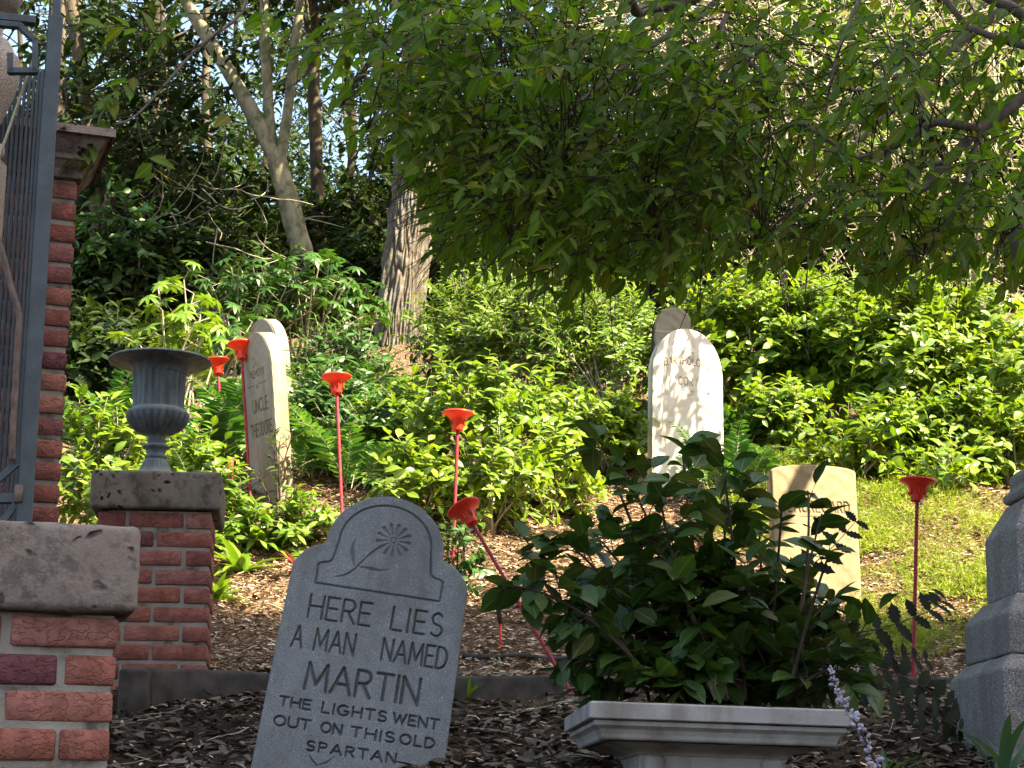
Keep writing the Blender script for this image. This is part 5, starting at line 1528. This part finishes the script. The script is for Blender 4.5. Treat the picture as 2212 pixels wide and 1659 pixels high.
# dark undergrowth under the trees, one bush copied along the crest
def undergrowth():
    proto = shrub('undergrowth_bush', 'x', 'bush', (0, 0, 0), 1.25, 1.1, .9, 500, stems=18, twigs=12, nl=10, leaf=.10, tpl=T_LOW, leafmat='lf_dark', stemmat='bark_mid', tl=.4, r0=.012, group='undergrowth bushes below the trees')
    places = ['by the gate pier', 'above the urn', 'under the leafy left tree', 'left of the forked tree', 'behind the forked tree', 'between fork and oak', 'behind the oak base', 'right of the oak', 'mid slope crest', 'above the middle shrubs', 'left above the white headstone', 'right above the white headstone', 'above the tan headstone', 'above the tall camellias', 'above the right hand stake', 'above the monument', 'at the right edge']
    rng = np.random.default_rng(8); k = 0
    for row, (Y, dy) in enumerate(((15.2, 0), (18.5, 1))):
        for i, pl in enumerate(places):
            o = proto if k == 0 else copy_tree(proto)
            px = -20 + i * 142 + rng.uniform(-40, 40)
            YY = Y + rng.uniform(-.8, .8)
            o.location = Gp(px, YY); s = rng.uniform(.8, 1.2) * (1.0 if row == 0 else 1.25) * (.62 if 430 < px < 900 else 1.0)
            o.scale = (s, s, s * rng.uniform(.8, 1.1)); o.rotation_euler = (0, 0, rng.uniform(0, 6.28))
            o['label'] = ('nearer' if row == 0 else 'farther') + ' dark undergrowth bush ' + pl
            k += 1
undergrowth()
for i, (px, Y, top, hw, lb) in enumerate([(150, 12.6, 560, 110, 'dark thicket bush next to the tall gate pier'), (270, 12.9, 500, 120, 'dark thicket bush above the urn rim'), (400, 13.0, 480, 110, 'dark thicket bush right above the urn'), (520, 13.4, 540, 100, 'dark thicket bush left of the leaning pale trunk'),
                                         (200, 11.2, 720, 110, 'low dark thicket bush between pier and urn'), (760, 13.6, 560, 100, 'dark thicket bush left of the thick oak'), (1010, 13.4, 540, 130, 'dark thicket bush right of the thick oak'), (1480, 12.6, 560, 140, 'dark thicket bush above the two white headstones')]):
    b = Gp(px, Y); h = P(px, top, Y)[2] - b[2]
    shrub('thicket_bush', lb, 'bush', b, h, hw / F * Y, hw / F * Y * .8, 520 + i, stems=16, twigs=13, nl=10, leaf=.085, tpl=T_LOW, leafmat='lf_dark', stemmat='bark_mid', tl=.3, r0=.009, group='dark thicket bushes')
# thin bare saplings standing on the crest
for i, (px, Y, r) in enumerate([(120, 16, .05), (160, 17, .045), (345, 17, .04), (455, 18, .05), (1560, 15.5, .045), (1480, 17, .04), (1690, 16, .04), (2120, 13.4, .075), (2050, 16, .05), (1330, 17, .05), (760, 24, .03), (830, 26, .04)]):
    rng = np.random.default_rng(600 + i); m = MB(); j = rng.uniform(-18, 18, 4)
    b = Gp(px, Y) - [0, 0, .2]
    trunk(m, [b, P(px + j[0], 560, Y), P(px + j[1], 380, Y), P(px + j[2], 200, Y), P(px + j[3], -140, Y)], r, r * .7, 10, i)
    lb = ['nearest the gate', 'right of the gate stile', 'below the leafy left tree', 'left of the forked tree', 'above the dappled white headstone', 'left above the dappled white headstone', 'above the tan headstone', 'behind the camellias by the monument', 'right above the camellias', 'left of the white headstone crest', 'just right of the slender tree', 'just left of the oak top'][i]
    tag(m.build('bare_trunk', MAT['bark_mid'] if i != 7 else MAT['bark_pale']), 'thin bare trunk on the crest ' + lb, 'tree', 'thin bare trunks on the crest')

def tangle(name, label, n, region, Yr, seed, rad=(.004, .009), L=(.5, 1.3), mat='stem_pale', hang=-.5, leaves=0):
    p = Plant(seed); rng = p.rng
    for i in range(n):
        x, y = rng.uniform(region[0], region[2]), rng.uniform(region[1], region[3])
        q = P(x, y, rng.uniform(*Yr))
        d = nrm(rng.normal(0, 1, 3) * [1, .6, .8] + [0, 0, hang])
        k = 7; pts = [q]; l = rng.uniform(*L)
        bend = rng.normal(0, .22, 3)
        for j in range(k - 1):
            d = nrm(d + bend + rng.normal(0, .12, 3)); pts.append(pts[-1] + d * l / (k - 1))
        r = rng.uniform(*rad); p.st.add(*tube(np.array(pts), np.linspace(r, r * .5, k), 4, False))
    if leaves:
        q = np.array([P(rng.uniform(region[0], region[2]), rng.uniform(region[1], region[3]), rng.uniform(*Yr)) for i in range(leaves)])
        place_leaves(p.lf, T_LOW, q, rdir(rng, leaves), UP + rdir(rng, leaves) * .6, rng.uniform(.06, .12, leaves), 1.1, rng)
    return p.build(name, label, 'vine', MAT['lf_light'], MAT[mat], 'bare vine tangles', P((region[0] + region[2]) / 2, region[3], Yr[0]), 'foliage', 'vine')
tangle('vine_tangle', 'sunlit tangle of pale bare vines at the upper right', 480, (1680, -60, 2230, 420), (12.5, 14.5), 81, leaves=1300)
tangle('vine_tangle', 'sunlit pale vines behind the top of the canopy', 260, (1280, -60, 1700, 140), (13, 14.5), 82, leaves=120)
tangle('vine_tangle', 'sparse dry vines in the dark thicket above the urn', 90, (280, 380, 560, 640), (12.5, 14.5), 83, (.003, .006), (.3, .8), leaves=60)
for i, (px, Y) in enumerate([(1740, 16.2), (1900, 16.6), (2060, 16.0), (2210, 16.4), (1580, 16.8)]):
    far(px, Y, 480 + i, ys=(-120, 520), n=15, hole=False, lab='shaded leafy tree close behind the vine tangle, ' + ['left part', 'middle part', 'right part', 'at the frame edge', 'over the white headstones'][i], tw=110, r=.6)
tangle('vine_tangle', 'dry vines behind the tall camellias', 220, (1500, 420, 2230, 640), (12.2, 14), 84, (.003, .007), leaves=200)

# ------------------------------------------------------------------ the near tree whose boughs hang into the picture
def canopy():
    root = np.array([3.1, 6.6, float(G(3.1, 6.6))])
    e = empty('overhanging_tree', root, label='near tree whose leafy boughs hang down from above across the top', cat='tree')
    rl = lambda o: setattr(o, 'location', -Vector(root))
    m = MB(); fork = root + [-.25, -.2, 2.9]
    trunk(m, [root - [0, 0, .2], root + [-.05, 0, 1.4], fork], .14, .11, 14, 3); rl(m.build('trunk', MAT['stem_grey'], e))
    hubs = [P(1560, -160, 6.0), P(2300, 120, 5.6), P(1000, -160, 6.1), P(560, -120, 5.7)]
    p = Plant(90); rng = p.rng
    def limb(pts, r0, r1, n=8, k=20):
        q = smooth_path(pts, k); mb = MB(); mb.add(*tube(q, np.linspace(r0, r1, len(q)), n)); rl(mb.build('bough', MAT['stem_grey'], e)); return q
    allp = []
    mainb = [limb([fork, (fork + hubs[0]) / 2 + UP * .5, hubs[0]], .07, .035), limb([fork, (fork + hubs[1]) / 2 + UP * .2, hubs[1]], .06, .03), limb([hubs[0], (hubs[0] + hubs[2]) / 2 + UP * .12, hubs[2]], .035, .022), limb([hubs[2], (hubs[2] + hubs[3]) / 2 + UP * .05, hubs[3]], .022, .012)]
    far_b = limb([fork, np.array([2.75, 7.4, 5.5]), np.array([2.2, 8.3, 5.35]), np.array([1.7, 8.75, 4.95]), np.array([1.25, 8.95, 4.75])], .04, .008)
    def pl(pts, Y0, Y1):
        n = len(pts); return [P(x, y, Y0 + (Y1 - Y0) * i / (n - 1)) for i, (x, y) in enumerate(pts)]
    traced = [
        ([(1560, -160), (1549, 0), (1393, 107), (1326, 163), (1223, 240), (1133, 287), (1060, 345)], 6.0, 5.7, .014, .004),
        ([(1560, -160), (1520, -20), (1406, 17), (1373, 23), (1355, -20), (1330, -60)], 6.0, 5.6, .026, .016),
        ([(1560, -160), (1576, 0), (1561, 53), (1566, 73), (1599, 113), (1629, 143), (1680, 200)], 6.0, 5.9, .012, .005),
        ([(1599, 120), (1563, 163), (1546, 217), (1506, 287), (1470, 420)], 5.95, 5.8, .008, .003),
        ([(1563, 67), (1456, 130), (1399, 173), (1326, 233), (1240, 330), (1180, 440)], 5.95, 5.6, .009, .003),
        ([(2300, 120), (2192, 227), (2116, 280), (2042, 353), (1999, 403), (1961, 417), (1963, 367), (1990, 358), (2040, 352)], 5.6, 5.5, .020, .008),
        ([(2116, 280), (2026, 263), (1979, 287), (1919, 323), (1849, 343), (1802, 310), (1752, 280), (1719, 267), (1650, 300)], 5.55, 5.8, .016, .005),
        ([(1979, 287), (1993, 220), (1990, 170), (1970, 130), (1948, 128), (1900, 190), (1840, 195)], 5.7, 5.9, .010, .004),
        ([(2300, 120), (2090, 60), (2000, -60), (1880, -50), (1856, 0), (1819, 87), (1796, 167), (1779, 267)], 5.6, 5.5, .013, .004),
        ([(1922, 325), (1905, 380), (1899, 410), (1899, 450)], 5.65, 5.6, .009, .004),
        ([(1000, -160), (940, 0), (886, 60), (840, 103), (780, 160), (735, 230)], 6.1, 5.6, .012, .004),
        ([(1000, -160), (946, 0), (936, 50), (886, 127), (843, 200), (820, 253), (793, 280)], 6.1, 5.7, .010, .003),
        ([(560, -120), (523, 23), (433, 97), (353, 187), (293, 250), (247, 270)], 5.7, 5.3, .008, .002),
        ([(1393, 107), (1280, 125), (1106, 130), (1000, 160), (900, 200)], 5.8, 5.9, .008, .003),
        ([(1000, -160), (1120, 20), (1180, 130), (1190, 240), (1150, 400), (1100, 520)], 6.1, 5.7, .009, .003),
        ([(1223, 240), (1330, 300), (1400, 420), (1420, 540)], 5.8, 5.6, .007, .003),
        ([(2116, 280), (2080, 420), (2020, 520), (1980, 570)], 5.6, 5.5, .009, .003),
        ([(1849, 343), (1760, 420), (1680, 480), (1620, 540)], 5.8, 5.6, .007, .003),
        ([(2300, 120), (2212, 33), (2126, -10), (2050, -60)], 5.6, 5.5, .024, .014),
        ([(2300, 120), (2260, 330), (2190, 470), (2150, 560)], 5.5, 5.4, .010, .003),
    ]
    for pts, Y0, Y1, a, b in traced:
        allp.append(limb(pl(pts, Y0, Y1), a, b))
    nodes = np.concatenate([smooth_path(q, 60) for q in allp + [far_b[6:]]] + [q[len(q) // 3:] for q in mainb])
    # leafy sprays; denser at the middle, thin in the upper right and round the oak trunk
    def low(x): return -66 + np.interp(x, [380, 480, 720, 800, 860, 930, 1000, 1180, 1300, 1500, 1600, 1700, 1800, 1900, 2230], [10, 120, 210, 320, 350, 520, 610, 640, 640, 640, 590, 560, 600, 640, 610])
    cnt = 0; tries = 0
    while cnt < 930 and tries < 20000:
        tries += 1
        x = rng.uniform(380, 2330); y = rng.uniform(-160, 650)
        lim = low(x) + rng.normal(0, 38)
        if y > lim - 20: continue
        d = 1.0
        if x > 1680 and y < 400: d = .34
        if 1300 < x < 1680 and y < 90: d = .35
        if x < 930: d = .10 if x < 690 else (.42 if x < 800 else .7)
        if 810 < x < 940 and y > 300: d = .08
        if y > lim - 120: d *= .8
        if y < -20: d *= (.1 if x < 1500 else .3)
        if rng.uniform() > d: continue
        Y = rng.uniform(5.1, 6.6)
        q = P(x, y, Y)
        i = int(rng.choice(np.argsort(((nodes - q) ** 2).sum(1))[:14])); b = nodes[i]
        dist = np.linalg.norm(q - b)
        if dist > 1.2: continue
        p.stem(bez(b, (b + q) / 2 + UP * .08 * dist + rng.normal(0, .05, 3), q, 6), .0022 + .0012 * dist, .0016, 4)
        dd = nrm((q - b) / max(dist, .05) * .5 + np.array([-.55, -.05, -.5]) + rng.normal(0, .45, 3))
        p.twig(q, dd, rng.uniform(.22, .42), int(rng.integers(8, 13)), .0022, .06, .05)
        cnt += 1
    # left hanging spray
    for pts, n in (([(433, 97), (330, 150), (270, 175)], 10), ([(353, 187), (280, 185), (230, 215)], 10), ([(293, 250), (310, 320), (330, 350)], 8), ([(523, 23), (430, 30), (380, 25)], 10), ([(480, 60), (400, 120), (300, 40)], 9), ([(353, 187), (420, 180), (470, 200)], 8), ([(293, 250), (240, 260), (215, 275)], 8)):
        q = smooth_path(pl(pts, 5.45, 5.35), 6); p.stem(q, .003, .0015, 4)
        p.twig(q[-2], q[-1] - q[-2] + UP * -.02, .16, n, .0018, .05, .0)
    # the part of the crown above the frame, on the sun's side
    for i in range(24):                                    # twigs whose shadows fall on the white stone
        q = np.array([rng.uniform(.66, 1.04), 9.12, rng.uniform(3.2, 4.15)]) + sdir * rng.uniform(.9, 2.2)
        i = int(np.argmin(((nodes - q) ** 2).sum(1))); b = nodes[i]
        p.stem(bez(b, (b + q) / 2 + UP * .15, q, 6), .005, .0025, 4)
        p.twig(q, rdir(rng, 1)[0] + [-.4, 0, -.3], .22, 5, .0022, .05)
    for i in range(18):
        q = np.array([rng.uniform(1.75, 2.75), rng.uniform(7.9, 8.7), rng.uniform(4.7, 5.9)])
        if q[0] < q[1] * .268 and q[2] < 1.6 + q[1] * .47: continue
        i = int(np.argmin(((nodes - q) ** 2).sum(1))); b = nodes[i]
        p.stem(bez(b, (b + q) / 2 + UP * .1, q, 5), .006, .003, 4)
        p.twig(q, rdir(rng, 1)[0] + [-.4, 0, -.3], .35, 9, .0022, .05)
    for k in range(len(p.pp)):
        q = p.pp[k]; rel = q - CAM
        c_, s_ = math.cos(PITCH), math.sin(PITCH)
        dep = rel[:, 1] * c_ + rel[:, 2] * s_
        px = 1106 + F * rel[:, 0] / dep; py = 829.5 - F * (rel[:, 2] * c_ - rel[:, 1] * s_) / dep
        ok = (py < low(px) + 45 + 30 * np.sin(px / 37.0) + rng.normal(0, 22)) | (px < 500)
        p.pp[k] = q[ok]; p.pd[k] = p.pd[k][ok]
    p.leaves(T_CANOPY, .066, 1.0, .85, .6, -.12, .8, .5, .28)
    rl(p.lf.build('foliage', MAT['lf_canopy'], e)); rl(p.st.build('twigs', MAT['stem_dark'], e))
canopy()
